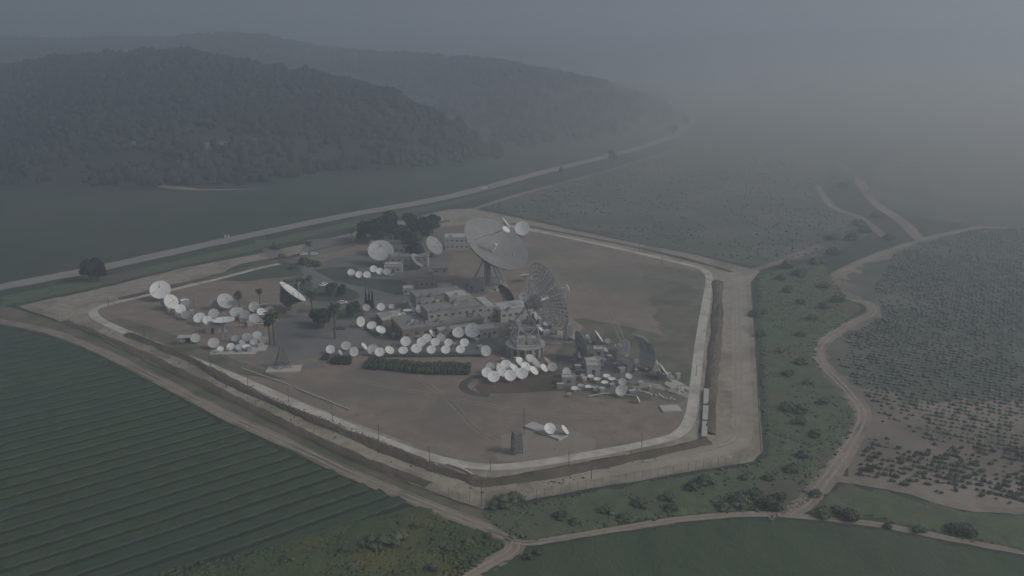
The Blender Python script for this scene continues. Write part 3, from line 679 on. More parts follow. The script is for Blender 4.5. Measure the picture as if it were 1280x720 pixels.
def dish(px, py, d, ratio=.9, ang=90, back=False, m='white', label='', group=None, hk=.58, base_z=.12, deep=False, name='dish_antenna', lift=0.0):
    c0 = P(px, py, 3.0); D = d*mpp(c0); h = hk*D+base_z+lift; C = P(px, py, h); D = d*mpp(C)
    n = dish_normal(C, ratio, ang, back); apex = C-n*(.10*D); hub = apex-n*(.07*D)
    t = thing(name, label, 'antenna', (hub.x, hub.y, base_z), 0, group); t.scale = (D, D, D)
    hz = (hub.z-base_z)/D
    pd = link('pedestal', UNIT['ped'], t); pd.rotation_euler = (0, 0, math.atan2(n.y, n.x)); pd.scale = (1, 1, max(hz/.44, .12))
    rf = link('reflector', UNIT['reflector_'+m], t); rf.matrix_local = Matrix.Translation((apex-Vector((hub.x, hub.y, base_z)))/D) @ axis_rot(n)
    link('feed_horn', UNIT['feed'], rf)
    if d >= 9:
        for k in range(3): link('feed_leg', UNIT['leg%d' % k], rf)
    if back or ratio < .5 or deep: link('back_frame', UNIT['backribbed' if deep == 2 else 'backdeep' if deep else 'back'], rf)
    return t, n, C, D

ORD = ['leftmost', 'second from the left', 'third from the left', 'fourth from the left', 'fifth from the left', 'sixth from the left', 'seventh from the left', 'eighth from the left', 'ninth from the left', 'tenth from the left', 'eleventh from the left', 'twelfth from the left', 'thirteenth from the left', 'fourteenth from the left','fifteenth from the left','sixteenth from the left']
def row(items, where, group):
    items = sorted(items, key=lambda t: t[0])
    for i, it in enumerate(items):
        x, y, d, r, a = it[:5]; kw = it[5] if len(it) > 5 else {}
        sz = 'large ' if d >= 16 else 'small ' if d < 10 else ''
        tone = {'white':'white', 'dishgrey':'grey', 'dishdim':'dull grey', 'panel':'grey', 'dark':'dark'}[kw.get('m', 'white')]
        tilt = 'upturned' if r < .4 and 60 < a < 120 else 'edge-on' if r < .4 else 'tilted' if r < .78 else 'round'
        lab = kw.pop('label', None) or f'{sz}{tone} {tilt} dish {ORD[i] if i < len(ORD) else "rightmost"} {where}'
        dish(x, y, d, r, a, label=lab, group=group, **kw)
G = {'m': 'dishgrey'}; DM = {'m': 'dishdim'}
row([(200,362,24,.9,100),(214,377,18.5,.85,30),(203.5,378,10,.6,200,dict(G)),(225.5,386,13,.85,70),(231,375,10.5,.3,85),(232,379.5,11,.85,90,dict(DM)),(231.5,393.5,11,.85,90,dict(DM))], 'in the far left line', 'dishes in the line at the far left corner')
row([(249,397,14.5,.8,110),(259.5,400,11.5,.9,90),(267,391.5,12.5,.9,90,dict(G)),(269,379,13.5,.9,90,dict(DM)),(282,376,20.5,.85,60,dict(G)),(279,399.5,27,.26,90),(294.5,390,14,.85,90,dict(G)),(299,388,9.5,.8,90,dict(G)),(306,393,12.5,.85,90,dict(DM)),(318,383.5,14,.9,90,dict(G)),(326.5,389.5,10.5,.85,90),(317.5,398,12.5,.95,90,dict(G)),(337,387,10.5,.8,90,dict(G)),(330,380,10,.22,90)], 'in the upper left cluster', 'dishes of the upper left cluster')
row([(267,428.5,13.5,.9,90,dict(G)),(275.5,436,8,.8,90),(281,420.5,10,.65,160,dict(G)),(288.5,433,9.5,.9,90),(294,423,9.5,.8,90,dict(G)),(299,434,9.5,.8,90,dict(G)),(308.5,421,11.5,.8,90),(308,433,10.5,.5,90),(317,427,9.5,.85,90,dict(G)),(321,419,11.5,.8,110),(329,424.5,9,.9,90,dict(G)),(303,428,8.5,.7,60,dict(G))], 'in the lower left cluster', 'dishes of the lower left cluster')
row([(228,425,7.5,.9,90),(244,422.5,11.5,.95,90,dict(G))], 'of two by the small open shelter', 'dishes by the open shelter')
row([(439,340.5,9,.95,80),(448.7,343,8.6,.95,90),(458.7,343.2,9,.9,90),(467,336,9,.9,90),(475,339,8.8,.95,90),(483.5,339.5,9,.9,90,dict(G))], 'in the row behind the lawn', 'dishes in the row behind the lawn')
row([(458,384.5,9.5,.9,90,dict(G)),(476,383.5,9.8,.95,90),(489.5,383,6.8,.9,90,dict(G)),(510,387.5,13,.25,90),(515.5,382,11.5,.4,40),(525,386,11,.95,90,dict(G)),(531,390.3,9.8,.9,90),(502.5,394.5,10.5,.85,90),(518.5,395,7.5,.9,90,dict(G)),(501,401,8,.35,100),(492,397,6,.8,90,dict(G))], 'in the terrace group above the parapet', 'dishes on the terrace above the brown parapet')
row([(451,402,12.5,.8,0),(464.5,406.5,12,.75,100),(476,412,12.5,.66,65)], 'in the diagonal line of three', 'dishes in the diagonal line of three')
row([(413,436.5,11,.95,90),(425.5,440.5,8,.45,30,dict(G)),(432.5,432,12,.9,90,dict(G)),(442.5,439.5,12,.88,0,dict(G)),(455.5,432.5,10,.4,35),(466,437,13.5,.95,90,dict(G)),(474.5,440,12,.9,90),(487,437.5,11.5,.75,60),(504,437.7,11.5,.8,90),(520.5,435.3,13.2,.85,90),(539,436.8,11.2,.9,90),(557,436.8,11.2,.9,90),(575.5,436.5,11.2,.88,90),(607.5,438.5,13.5,.9,10,dict(G))], 'in the front row above the hedge', 'dishes in the front row above the long hedge')
row([(507,426.5,12.5,.95,90),(507.3,419,10.5,.9,90,dict(G)),(527,427,12,.9,100),(533.5,422.5,11.5,.9,100),(544,427.5,11.2,.85,90),(551,422,11.3,.85,90,dict(G)),(560.5,428,10.3,.9,90),(580.5,428,11,.9,90)], 'in the second row above the hedge', 'dishes in the second row above the long hedge')
row([(521.5,413.5,16.5,.95,90,dict(DM)),(541,416.5,11,.45,40),(573,415.5,15,.85,90),(590.5,413,19,.92,90),(586,373.5,11,.85,90,dict(G,lift=5.0))], 'along the front of the main building', 'dishes along the main building')
row([(612.5,459.5,12.8,.85,10,dict(G)),(608.8,465.5,13.5,.9,90),(617,470.5,15,.9,90),(623,461,14,.35,0),(632.5,456.5,14.5,.9,90),(628,465,12,.85,90),(638,469,15,.9,90),(643.5,460,15,.45,50),(651,452,14,.6,45),(652.5,466.5,15,.9,90),(657.5,458.5,13,.8,50),(664.5,449,15.5,.6,50,dict(G)),(671,454.5,12,.6,45,dict(G))], 'in the cluster below the columned base', 'dishes in the crowded cluster below the columned base')
row([(667.5,462.8,13,.55,45),(680.5,459.7,11.2,.6,45),(690.5,458.5,11.5,.95,90,dict(G)),(708.5,465.5,12,.85,20,dict(G)),(685,451,13,.3,45,dict(DM))], 'right of the crowded cluster', 'dishes right of the crowded cluster')
row([(738.5,470,8,.5,90),(746.5,473.5,8.8,.45,90),(758.5,469.5,9,.5,90),(765,473.2,9,.45,90),(756,477.5,8.8,.45,90),(735.5,483,8.6,.42,90),(718.5,485,9.5,.5,90),(726,481.5,8,.45,90,dict(G)),(728.5,468,6,.6,90,dict(G))], 'of the low upturned dishes', 'small upturned dishes on the right')
row([(776.5,487.8,14.5,.88,120),(778,477,10.5,.8,90,dict(G)),(780,434,20,.62,170),(749,420,17.5,.1,36),(771.5,434.5,9.5,.12,36),(757,437,8,.5,60,dict(G)),(830,462,20,.1,38,dict(G)),(798,498.5,9,.12,30)], 'among those near the ribbed antenna', 'dishes scattered near the ribbed antenna')
row([(652.5,285.3,18,.93,90),(633,278.3,16,.09,37),(656.5,314.5,20,.1,22,dict(G)),(656.5,343.3,15,.08,97)], 'behind and beside the biggest antenna', 'dishes behind the biggest antenna')
row([(687.5,535.5,14.5,.88,60),(706.5,537,13.5,.33,38)], 'of two on the white concrete slab', 'dishes on the white concrete slab')
# larger individual antennas
dish(475.6,313,31,.80,88, m='dishgrey', label='large pale round dish in front of the dark grove', name='large_dish_antenna')
dish(543,306.5,25,.62,38, m='dishdim', label='large faint grey tilted dish right of the dark trees', name='large_dish_antenna')
dish(522,325,20,.45,40, m='dishdim', label='narrow grey tilted dish in front of the dark trees', name='large_dish_antenna')
dish(366,364,38,.2,49, m='white', deep=True, hk=.66, label='big antenna with dark back, tilted beside the palms and paved road', name='large_dish_antenna')
dish(633,367,28,.38,40, back=True, m='dark', label='dark-backed dish turned away, right of the main building roof', name='large_dish_antenna')
dish(727,431,36,.32,20, back=True, m='dishdim', label='blue-grey lattice dish turned away beside the small huts', name='large_dish_antenna')
def torus_antenna(px, py, label):
    c = P(px, py, 6.6); t = thing('torus_antenna', label, 'antenna', (c.x, c.y, .12)); wd = Vector((.53, -.85, 0)); nb = Vector((.85, .53, 0))
    def S(u, v, d=0.0):      # u along the width, v up the arc
        z = 1.0+11.6*v; bulge = 3.6*math.sin(math.pi*(v*.82+.10))-2.6*v; cup = -1.1*(2*u-1)**2
        return wd*((u-.5)*8.5)+nb*(bulge+cup+d)+Vector((0, 0, z))
    NU, NV = 8, 16; vs = [S(i/NU, j/NV) for j in range(NV+1) for i in range(NU+1)]+[S(i/NU, j/NV, .22) for j in range(NV+1) for i in range(NU+1)]
    o = (NU+1)*(NV+1); fs = []
    for j in range(NV):
        for i in range(NU):
            q = j*(NU+1)+i; fs += [(q, q+1, q+NU+2, q+NU+1), (o+q+NU+1, o+q+NU+2, o+q+1, o+q)]
    rf = MB().add(vs, fs).obj('reflector', M['white'], t)
    for j in range(0, NV+1):
        MB().path([S(i/NU, j/NV, -.12 if j < NV else .1) for i in range(NU+1)], .13 if j < NV else .32, 5).obj('rib', M['steel' if j < NV else 'dishgrey'], rf)
    fr = MB()
    for u in (.1, .5, .9):
        a, b_, g_ = S(u, .75, .25), S(u, .25, .25), S(u, 0, 3.5); g_.z = 0; fr.tube(a, g_, .14).tube(b_, g_, .12).tube(S(u, 0, .2), Vector((g_.x, g_.y, .3)), .14)
    fr.tube(S(.1,.75,.25), S(.9,.75,.25), .12).tube(S(.1,.25,.25), S(.9,.25,.25), .12).obj('support_frame', M['steel'], t)
    f = MB(); p0 = S(.5, .5, -6); f.tube(Vector((p0.x, p0.y, 0)), p0-Vector((0,0,3)), .2).box(p0-Vector((0,0,2.6)), (1.6, 1.2, 1.4)); f.obj('feed_box', M['dishgrey'], t)
torus_antenna(806, 441, 'tall curved antenna with horizontal ribs near the right end')
dish(655,369,14,.7,120, m='dishgrey', label='pale round dish in front of the far-side lattice antenna', lift=7)
dish(671,381,13,.6,160, m='dishgrey', label='tilted pale dish on the truss of the turned-away giant antenna', lift=6)

# ---- the two giants
def giant(px, py, d, ratio, ang, back, label, kind):
    Dm = d*mpp(P(px, py, 20)); z0 = .12
    for _ in range(3):
        C = P(px, py, .66*Dm); Dm = d*mpp(C)
    n = dish_normal(C, ratio, ang, back); apex = C-n*(.16*Dm); hub = apex-n*((.13 if kind == 'A' else .21)*Dm)
    t = thing('giant_dish_antenna', label, 'antenna', (hub.x, hub.y, z0))
    off = Vector((0, 0, 0)) if kind == 'A' else Vector((0, 7, 0))
    t.location = (hub.x-off.x, hub.y-off.y, z0); base = Vector((hub.x-off.x, hub.y-off.y, z0))
    Rm = Matrix.Translation(apex-base) @ axis_rot(n)
    m = M['panel'] if kind == 'A' else M['meshpanel']
    prof_ = [(max(.02, Dm*.5*k/10), .16*Dm*(k/10)**2) for k in range(11)]
    # panels: ring by ring with narrow seams
    mb = MB(); NS = 48
    for j in range(10):
        for k in range(NS):
            g = (.0012 if kind == 'A' else .015)*Dm; a0, a1 = 2*math.pi*k/NS, 2*math.pi*(k+1)/NS; r0, z_0 = prof_[j]; r1, z_1 = prof_[j+1]
            da0 = g/max(r0, 1)*.5; da1 = g/max(r1, 1)*.5; r0b = r0+g*.5; r1b = r1-g*.5
            vs = [(r0b*math.cos(a0+da0), r0b*math.sin(a0+da0), z_0), (r1b*math.cos(a0+da1), r1b*math.sin(a0+da1), z_1), (r1b*math.cos(a1-da1), r1b*math.sin(a1-da1), z_1), (r0b*math.cos(a1-da0), r0b*math.sin(a1-da0), z_0)]
            mb.add(vs+[(x, y, z-.06) for x, y, z in vs], [(0,1,2,3),(7,6,5,4),(0,4,5,1),(1,5,6,2),(2,6,7,3),(3,7,4,0)])
    rf = mb.obj('reflector', m, t); rf.matrix_local = Rm
    # back frame
    fb = MB()
    for k in range(24):
        a = 2*math.pi*k/24; c, s = math.cos(a), math.sin(a); prev = None
        for j in range(0, 11, 2):
            r, z = prof_[j]; top = Vector((r*c, r*s, z-.12)); low = Vector((r*c*.97, r*s*.97, z-.12-.075*Dm*(1-(j/10)**1.3)-.02*Dm))
            if prev: fb.tube(prev[0], top, .09, n=4); fb.tube(prev[1], low, .12, n=4); fb.tube(prev[1], top, .07, n=4)
            fb.tube(top, low, .08, n=4); prev = (top, low)
    for j in range(2, 11, 2):
        r, z = prof_[j]; lo = z-.12-.075*Dm*(1-(j/10)**1.3)-.02*Dm
        ring = [Vector((r*.97*math.cos(2*math.pi*k/24), r*.97*math.sin(2*math.pi*k/24), lo)) for k in range(25)]; fb.path(ring, .1, 4)
    fb.obj('back_frame', M['truss'] if back else M['dark'], rf)
    MB().lathe([(.02,-.20*Dm),(.05*Dm,-.20*Dm),(.07*Dm,-.12*Dm),(.09*Dm,-.05*Dm),(.10*Dm,.0)], 16).obj('hub', M['panel'], rf)
    # feed
    f = Dm*.42
    for k in range(4):
        a = R(45+90*k); c, s = math.cos(a), math.sin(a)
        MB().tube((Dm*.31*c, Dm*.31*s, .16*Dm*.38), (Dm*.03*c, Dm*.03*s, f), .16, .12, 6).obj('feed_leg', M['truss'], rf)
    MB().lathe([(.02, f-.02*Dm),(.04*Dm, f-.012*Dm),(.06*Dm, f+.012*Dm),(.055*Dm, f+.02*Dm),(.02, f+.02*Dm)], 20).obj('subreflector', M['white'], rf)
    MB().tube((0,0,.01*Dm), (0,0,.14*Dm), .035*Dm, .02*Dm, 12).obj('feed_horn', M['white'], rf)
    # mount
    hz = hub.z-z0; rb = Dm*(.25 if kind == 'A' else .23); ztop = Dm*(.06 if kind == 'A' else .14)
    if kind == 'A':
        for k in range(6):
            a = R(60*k+20); q = Vector((rb*math.cos(a), rb*math.sin(a), ztop)); top = Vector((Dm*.05*math.cos(a), Dm*.05*math.sin(a), hz-.3))
            MB().tube(q, top, .32, .24, 8).obj('leg', M['truss'], t)
        MB().tube((0,0,ztop-.2), (0,0,hz), .05*Dm, .045*Dm, 16).obj('column', M['panel'], t)
        MB().tube((0,0,-.05), (0,0,ztop), rb*1.14, rb*1.08, 40).obj('base', M['wall'], t)
        ring = [Vector((rb*math.cos(R(10*k)), rb*math.sin(R(10*k)), ztop+.15)) for k in range(37)]; MB().path(ring, .22, 6).obj('rail_ring', M['truss'], t)
        for w in range(10):
            a = R(36*w+5); MB().box((rb*1.13*math.cos(a), rb*1.13*math.sin(a), ztop*.5), (.16, 1.2, 1.0), (Vector((math.cos(a), math.sin(a), 0)), Vector((-math.sin(a), math.cos(a), 0)), Vector((0,0,1)))).obj('window', M['glass'], t)
    else:
        fr = MB()
        q4 = [Vector((rb*math.cos(R(45+90*k+15)), rb*math.sin(R(45+90*k+15)), ztop+.3)) for k in range(4)]
        mid = [Vector((q.x*.75+off.x*.45, q.y*.75+off.y*.45, (ztop+hz)*.5)) for q in q4]
        for k in range(4):
            fr.tube(q4[k], q4[(k+1)%4], .28, n=6); fr.tube(q4[k], mid[k], .26, n=6); fr.tube(mid[k], Vector((off.x, off.y, hz)), .24, n=6)
            fr.tube(q4[k], mid[(k+1)%4], .16, n=5); fr.tube(q4[(k+1)%4], mid[k], .16, n=5); fr.tube(mid[k], mid[(k+1)%4], .18, n=5)
        fr.obj('mount_frame', M['steel'], t)
        MB().tube((0,0,-.05), (0,0,ztop-.5), rb*.98, rb*.98, 36).obj('base', M['wallbrown'], t)
        MB().tube((0,0,ztop-.5), (0,0,ztop), rb*1.12, rb*1.12, 36).obj('base_slab', M['concrete'], t)
        for k in range(16):
            a = R(22.5*k); MB().box((rb*1.04*math.cos(a), rb*1.04*math.sin(a), (ztop-.5)*.5), (.9, .75, ztop-.5), (Vector((math.cos(a), math.sin(a), 0)), Vector((-math.sin(a), math.cos(a), 0)), Vector((0,0,1)))).obj('pillar', M['palecon'], t)
        for k in range(2):
            MB().box((rb*(-.25+.6*k), -rb*.2, ztop+1.5), (3.2, 2.6, 2.8)).obj('equipment_cabin', M['palecon'], t)
    return t
giant(621,304,90,.56,56,False,'biggest antenna, front turned to the upper right, on six-legged round base','A')
giant(687,370,94,.34,24,True,'giant lattice antenna turned away, on a columned round base','B')

# ------------------------------------------------------------ buildings
au = (P(600,407,4)-P(550,414,4)); au.z = 0; AU = au.normalized(); AV = Vector((-AU.y, AU.x, 0)); BROT = math.atan2(AU.y, AU.x)
def bld(name, label, px, py, ztop, lu, lv, wallm='wall', roofm='roof', zb=.1, win=0, rows=1, group=None, parapet=.35, rz=None, cat='building', parent=None, door=False, winside=0):
    """front-left roof corner at a pixel; lu metres along the front, lv metres deep"""
    c = P(px, py, ztop); rz = BROT if rz is None else rz
    if parent is None: t = thing(name, label, cat, (c.x, c.y, zb), rz, group); off = Vector((0,0,0))
    else:
        t = parent; d = Vector((c.x, c.y, 0))-Vector((t.location.x, t.location.y, 0)); ca, sa = math.cos(-rz), math.sin(-rz); off = Vector((d.x*ca-d.y*sa, d.x*sa+d.y*ca, 0))
    h = ztop-zb
    MB().box((off.x+lu/2, off.y+lv/2, h/2), (lu, lv, h)).obj('wall', M[wallm], t)
    r = MB(); r.box((off.x+lu/2, off.y+lv/2, h+.06), (lu+.3, lv+.3, .12))
    if parapet:
        for x, y, a, b in ((lu/2, 0, lu+.36, .2), (lu/2, lv, lu+.36, .2), (0, lv/2, .2, lv-.2), (lu, lv/2, .2, lv-.2)): r.box((off.x+x, off.y+y, h+.12+parapet/2), (a, b, parapet))
    r.obj('roof', M[roofm], t)
    for q in range(rows):
        z = h*(q+.55)/rows
        for k in range(win):
            x = lu*(k+.5)/win; w = min(1.25, lu/win*.5)
            MB().box((off.x+x, off.y-.03, z), (w, .12, min(.95, h/rows*.35))).obj('window', M['glass'], t)
        for k in range(winside):
            y = lv*(k+.5)/winside
            MB().box((off.x-.03, off.y+y, z), (.12, min(1.6, lv/winside*.55), min(1.3, h/rows*.45))).obj('window', M['glass'], t)
    if door: MB().box((off.x+lu*.5, off.y-.04, 1.05), (1.0, .12, 2.1)).obj('door', M['dark'], t)
    return t
m_ = bld('station_building', 'long flat-roofed station building with terraces, behind the dish rows', 503, 413, 4.5, 34, 16, 'wallbrown', 'roof', win=9, winside=4, cat='building')
bld('', '', 535, 391, 8.3, 24, 10, 'wall', 'roof', win=8, rows=2, parent=m_)
bld('', '', 520, 372, 6.5, 22, 9, 'wall', 'roof', win=7, parent=m_)
bld('', '', 562, 372, 10.5, 9, 7, 'wall', 'whiteroof', win=3, rows=2, parent=m_)
bld('', '', 549, 413.5, 3.6, 15.5, 4.5, 'wall', 'whiteroof', win=5, parent=m_, parapet=.2)
bld('station_annex', 'low annex with pale roof edge right of the main building', 600, 413.5, 3.6, 8, 6, 'wall', 'whiteroof', win=2, door=True)
bld('station_building', 'flat-roofed wing with window row right of the stair block', 594, 386, 6.5, 9.5, 9, 'wall', 'whiteroof', win=4, rows=2)
bld('station_building', 'pale hall behind the lattice truss with narrow windows', 626, 388, 5.5, 14, 9, 'palecon', 'whiteroof', win=5)
bld('plant_room', 'white boxy plant room beside the stair block roof', 582, 381, 7.5, 3.4, 4, 'palecon', 'whiteroof')
bld('station_building', 'low pale building at the foot of the giant antenna base', 592, 379, 6, 8, 6, 'wall', 'whiteroof', win=3)
bld('station_building', 'white-roofed building left of the biggest antenna', 556, 297.5, 7, 13, 9, 'palecon', 'whiteroof', win=5, rows=2, rz=.05)
bld('station_building', 'flat building behind the pale round dish', 461, 307, 6, 22, 10, 'wall', 'roof', win=7, rz=.05)
bld('station_building', 'building with railing right of the pale round dish', 487, 322, 6, 19, 10, 'wall', 'roof', win=6, rows=2, rz=.03)
bld('hut', 'white-roofed hut behind the right end of the lawn row dishes', 480, 334, 3, 9, 5, 'palecon', 'whiteroof', win=2, door=True, rz=.05, cat='hut')
bld('hut', 'second white-roofed hut just behind the lawn row huts', 481, 331, 3.6, 8, 4, 'palecon', 'whiteroof', win=2, rz=.05, cat='hut')
bld('hut', 'small pale hut between the lawn and the main building', 504, 361, 3, 4.5, 4, 'palecon', 'whiteroof', win=2, rz=.1, cat='hut')
bld('hut', 'low flat store between the far lawn and the biggest antenna', 524, 352, 3, 7, 5, 'wall', 'roof', win=3, rz=.12, cat='hut')
bld('hut', 'small store with pale roof in front of the biggest antenna base', 548, 358, 3.2, 6, 4, 'wall', 'whiteroof', win=2, rz=.14, cat='hut')
bld('hut', 'narrow store beside the railing building and tilted dish', 540, 336, 3, 8, 4, 'wall', 'roof', win=2, rz=.1, cat='hut')
bld('equipment_hut', 'white equipment hut in the middle of the left dishes', 256.5, 407.5, 3.4, 5.4, 4, 'palecon', 'whiteroof', win=1, door=True, rz=.05, cat='hut')
bld('equipment_hut', 'topmost white-roofed hut right of the blue-grey lattice dish', 742, 437, 3.2, 3.8, 3, 'palecon', 'whiteroof', win=1, rz=-.1, cat='hut')
bld('equipment_hut', 'middle hut with flat pale roof near the lattice dish', 733, 452, 3, 5, 3, 'wall', 'whiteroof', win=1, rz=.2, cat='hut')
bld('equipment_hut', 'tiny hut with bright roof right of the middle hut', 746, 450, 2.6, 2.6, 2.2, 'palecon', 'whiteroof', rz=-.1, cat='hut')
bld('equipment_hut', 'largest pale hut above the knee-high upturned dishes', 734, 458, 4.2, 4.6, 4, 'palecon', 'concrete', win=1, door=True, rz=.05, cat='hut')
bld('equipment_hut', 'upright white cabinet hut left of the ribbed antenna', 784.5, 451.5, 4, 1.9, 2, 'palecon', 'whiteroof', rz=-.1, cat='hut')
bld('equipment_hut', 'boxy grey hut at the right end of the crowded dishes', 703, 473, 2.8, 4.5, 3, 'wall', 'concrete', win=1, rz=.05, cat='hut')
bld('terrace', 'low terrace deck carrying dishes left of the main building', 478, 401, 2.2, 10, 10, 'wallbrown', 'concrete', rz=BROT, cat='terrace', parapet=.3)
# rooftop air conditioning units
for i, (x, y, z) in enumerate([(512,404,5),(528,399,5),(541,388,9),(552,386,9),(566,384,9),(528,369,7.2),(538,368,7.2),(548,371,7.2),(570,368,11.3),(606,383,7.3),(622,385,7),(636,385,6.2),(560,410,4.4),(470,305,6.8),(500,319,6.8),(563,295,7.8),(518,388,5),(534,402,5)]):
    p = P(x, y, z); t = thing('rooftop_unit', f'grey rooftop air unit, {ORD[i] if i < 14 else "one of the last"} along the station roofs' if i < 14 else ['small roof box on the flat building behind the pale round dish','small roof box on the building with railing','small roof box on the white-roofed building left of the biggest antenna','','',][i-13] or 'grey rooftop air unit on the terrace side of the main roof', 'air unit', (p.x, p.y, z-.5), BROT, 'air units on the roofs')
    MB().box((0,0,.5), (1.5,1.1,1.0)).obj('casing', M['steel'], t); MB().tube((0,0,1.0), (0,0,1.12), .4, .4, 12).obj('fan', M['dark'], t)

# shelter beside two dishes
def shelter():
    p = P(232, 430); t = thing('open_shelter', 'small open shelter with pale roof in the left corner', 'shelter', (p.x, p.y, .09), .05)
    MB().box((0,0,3.0), (5.4,3.4,.15)).obj('roof', M['palecon'], t)
    for a in (-2.5, 2.5):
        for b in (-1.5, 1.5): MB().box((a, b, 1.46), (.14,.14,2.92)).obj('post', M['steel'], t)
    MB().box((.6,1.2,.9), (2.2,.6,1.8)).obj('cabinet', M['dark'], t)
shelter()
def slab(px, py, lx, ly, label, rz=0.0, h=.3, m='palecon', name='concrete_slab', cat='slab', z=.1):
    p = P(px, py); o = MB().box((0,0,h/2), (lx,ly,h)).obj(name, M[m]); o.location = (p.x, p.y, z); o.rotation_euler = (0,0,rz); return tag(o, label, cat)
slab(292,441,17,4.5,'pale concrete slab under the lower left dishes',.0)
slab(318,436,9,6,'pale concrete slab under the right end of the left dishes',.1, h=.26)
slab(355,462,12,6,'pale slab under the dark lattice pyramid',.1)
a = P(661,532); b = P(703,548); slab(682,540,(b-a).length*1.05,4.2,'long white slab carrying two dishes near the bottom road', math.atan2((b-a).y,(b-a).x), h=.5)
slab(838,512,6.2,4.4,'broken pale slab beside the inner road at the right',.1, h=.5)
for k_, (x0, y0, x1, y1) in enumerate([(883,489,882,508),(882,510,881,528),(881,530,880,549)]):
    a = P(x0,y0); b = P(x1,y1); slab((x0+x1)/2,(y0+y1)/2,(b-a).length,1.7,['upper','middle','lower'][k_]+' one of three long pale slabs on the right perimeter bank', math.atan2((b-a).y,(b-a).x), h=.55, z=.5, m='concrete')
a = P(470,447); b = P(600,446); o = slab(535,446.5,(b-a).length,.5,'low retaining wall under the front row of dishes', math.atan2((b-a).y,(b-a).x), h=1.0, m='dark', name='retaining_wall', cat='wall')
slab(843,483,6,4,'heap of pale rubble beside the inner road', .5, h=.7, m='concrete', name='rubble_heap', cat='rubble')

def channel(px, label, w=.8, h=.5, name='concrete_channel'):
    c = smooth2(W(px), 6); c0 = c[0].copy(); mb = MB()
    for p, q in zip(c[:-1], c[1:]):
        d = (q-p); l = d.length; d = d.normalized(); n = Vector((-d.y, d.x)); mm = (p+q)/2-c0
        mb.box((mm.x, mm.y, h/2), (l+.02, w, h), (Vector((d.x,d.y,0)), Vector((n.x,n.y,0)), Vector((0,0,1))))
    o = mb.obj(name, M['palecon']); o.location = (c0.x, c0.y, .1); return tag(o, label, 'channel')
channel([(302,461),(330,471),(362,482)], 'short pale concrete channel above the inner road on the left', .4, .35)
channel([(370,486),(400,498),(437,513)], 'longer pale concrete channel right of the short one', .4, .35)
channel([(560,581),(580,588),(594,597),(603,606)], 'curved pale kerb leading down to the bottom corner', .7, .4)
def rubble(pts, label, name='rubble_strip'):
    c = smooth2(W(pts), 10); V = []; R_ = []; mt = M['track'] if 'ford' in name else M['concrete']
    for p in c:
        for k in range(3): V.append((p.x+random.gauss(0,.5), p.y+random.gauss(0,.4), 0.05)); R_.append(random.uniform(.2,.65))
    o = lumps(name, np.array(V), np.array(R_)*(.6 if 'ford' in name else 1), .6, mt, kind='stuff', base=(IV1, IF1)); return o
rubble([(305,486),(340,500),(380,515),(420,530),(470,550),(520,572),(560,590)], '')
rubble([(962,650),(985,638),(1010,625),(1020,618)], '', 'stone_ford')
rubble([(830,478),(850,486),(846,492),(835,488)], '', 'stone_rubble')
rubble([(716,490),(760,482),(800,490),(840,500)], '', 'stone_rubble')

# lattice masts
def lattice(px, py, h, wb, wt, label, m='mast', name='lattice_mast', segs=5):
    p = P(px, py); t = thing(name, label, 'mast', (p.x, p.y, .1), .4); fr = MB()
    cs = [(-1,-1),(1,-1),(1,1),(-1,1)]
    def pt(k, s): w = wb+(wt-wb)*s/segs; return Vector((cs[k%4][0]*w/2, cs[k%4][1]*w/2, h*s/segs))
    for k in range(4):
        MB().tube(pt(k,0), pt(k,segs), .16, .12, 6).obj('leg', M[m], t)
        for s in range(segs):
            fr.tube(pt(k,s), pt(k+1,s+1), .1, n=4); fr.tube(pt(k+1,s), pt(k,s+1), .1, n=4); fr.tube(pt(k,s+1), pt(k+1,s+1), .09, n=4)
    fr.obj('bracing', M[m], t); MB().box((0,0,h+.35), (max(wt,.8)*1.1, max(wt,.8)*1.1, .6)).obj('platform', M[m], t); return t
lattice(354,459,8.2,5.2,.7,'dark lattice pyramid on a pale slab left of the hedges')
lattice(646,566,6.0,2.6,2.2,'squat dark lattice tower beside the long white slab')
lattice(710,425,6,2.6,2.2,'dull lattice frame right of the columned base', m='steel')
lattice(773,452,6,2.4,1.4,'grey lattice frame near the tilted oval dish', m='steel')

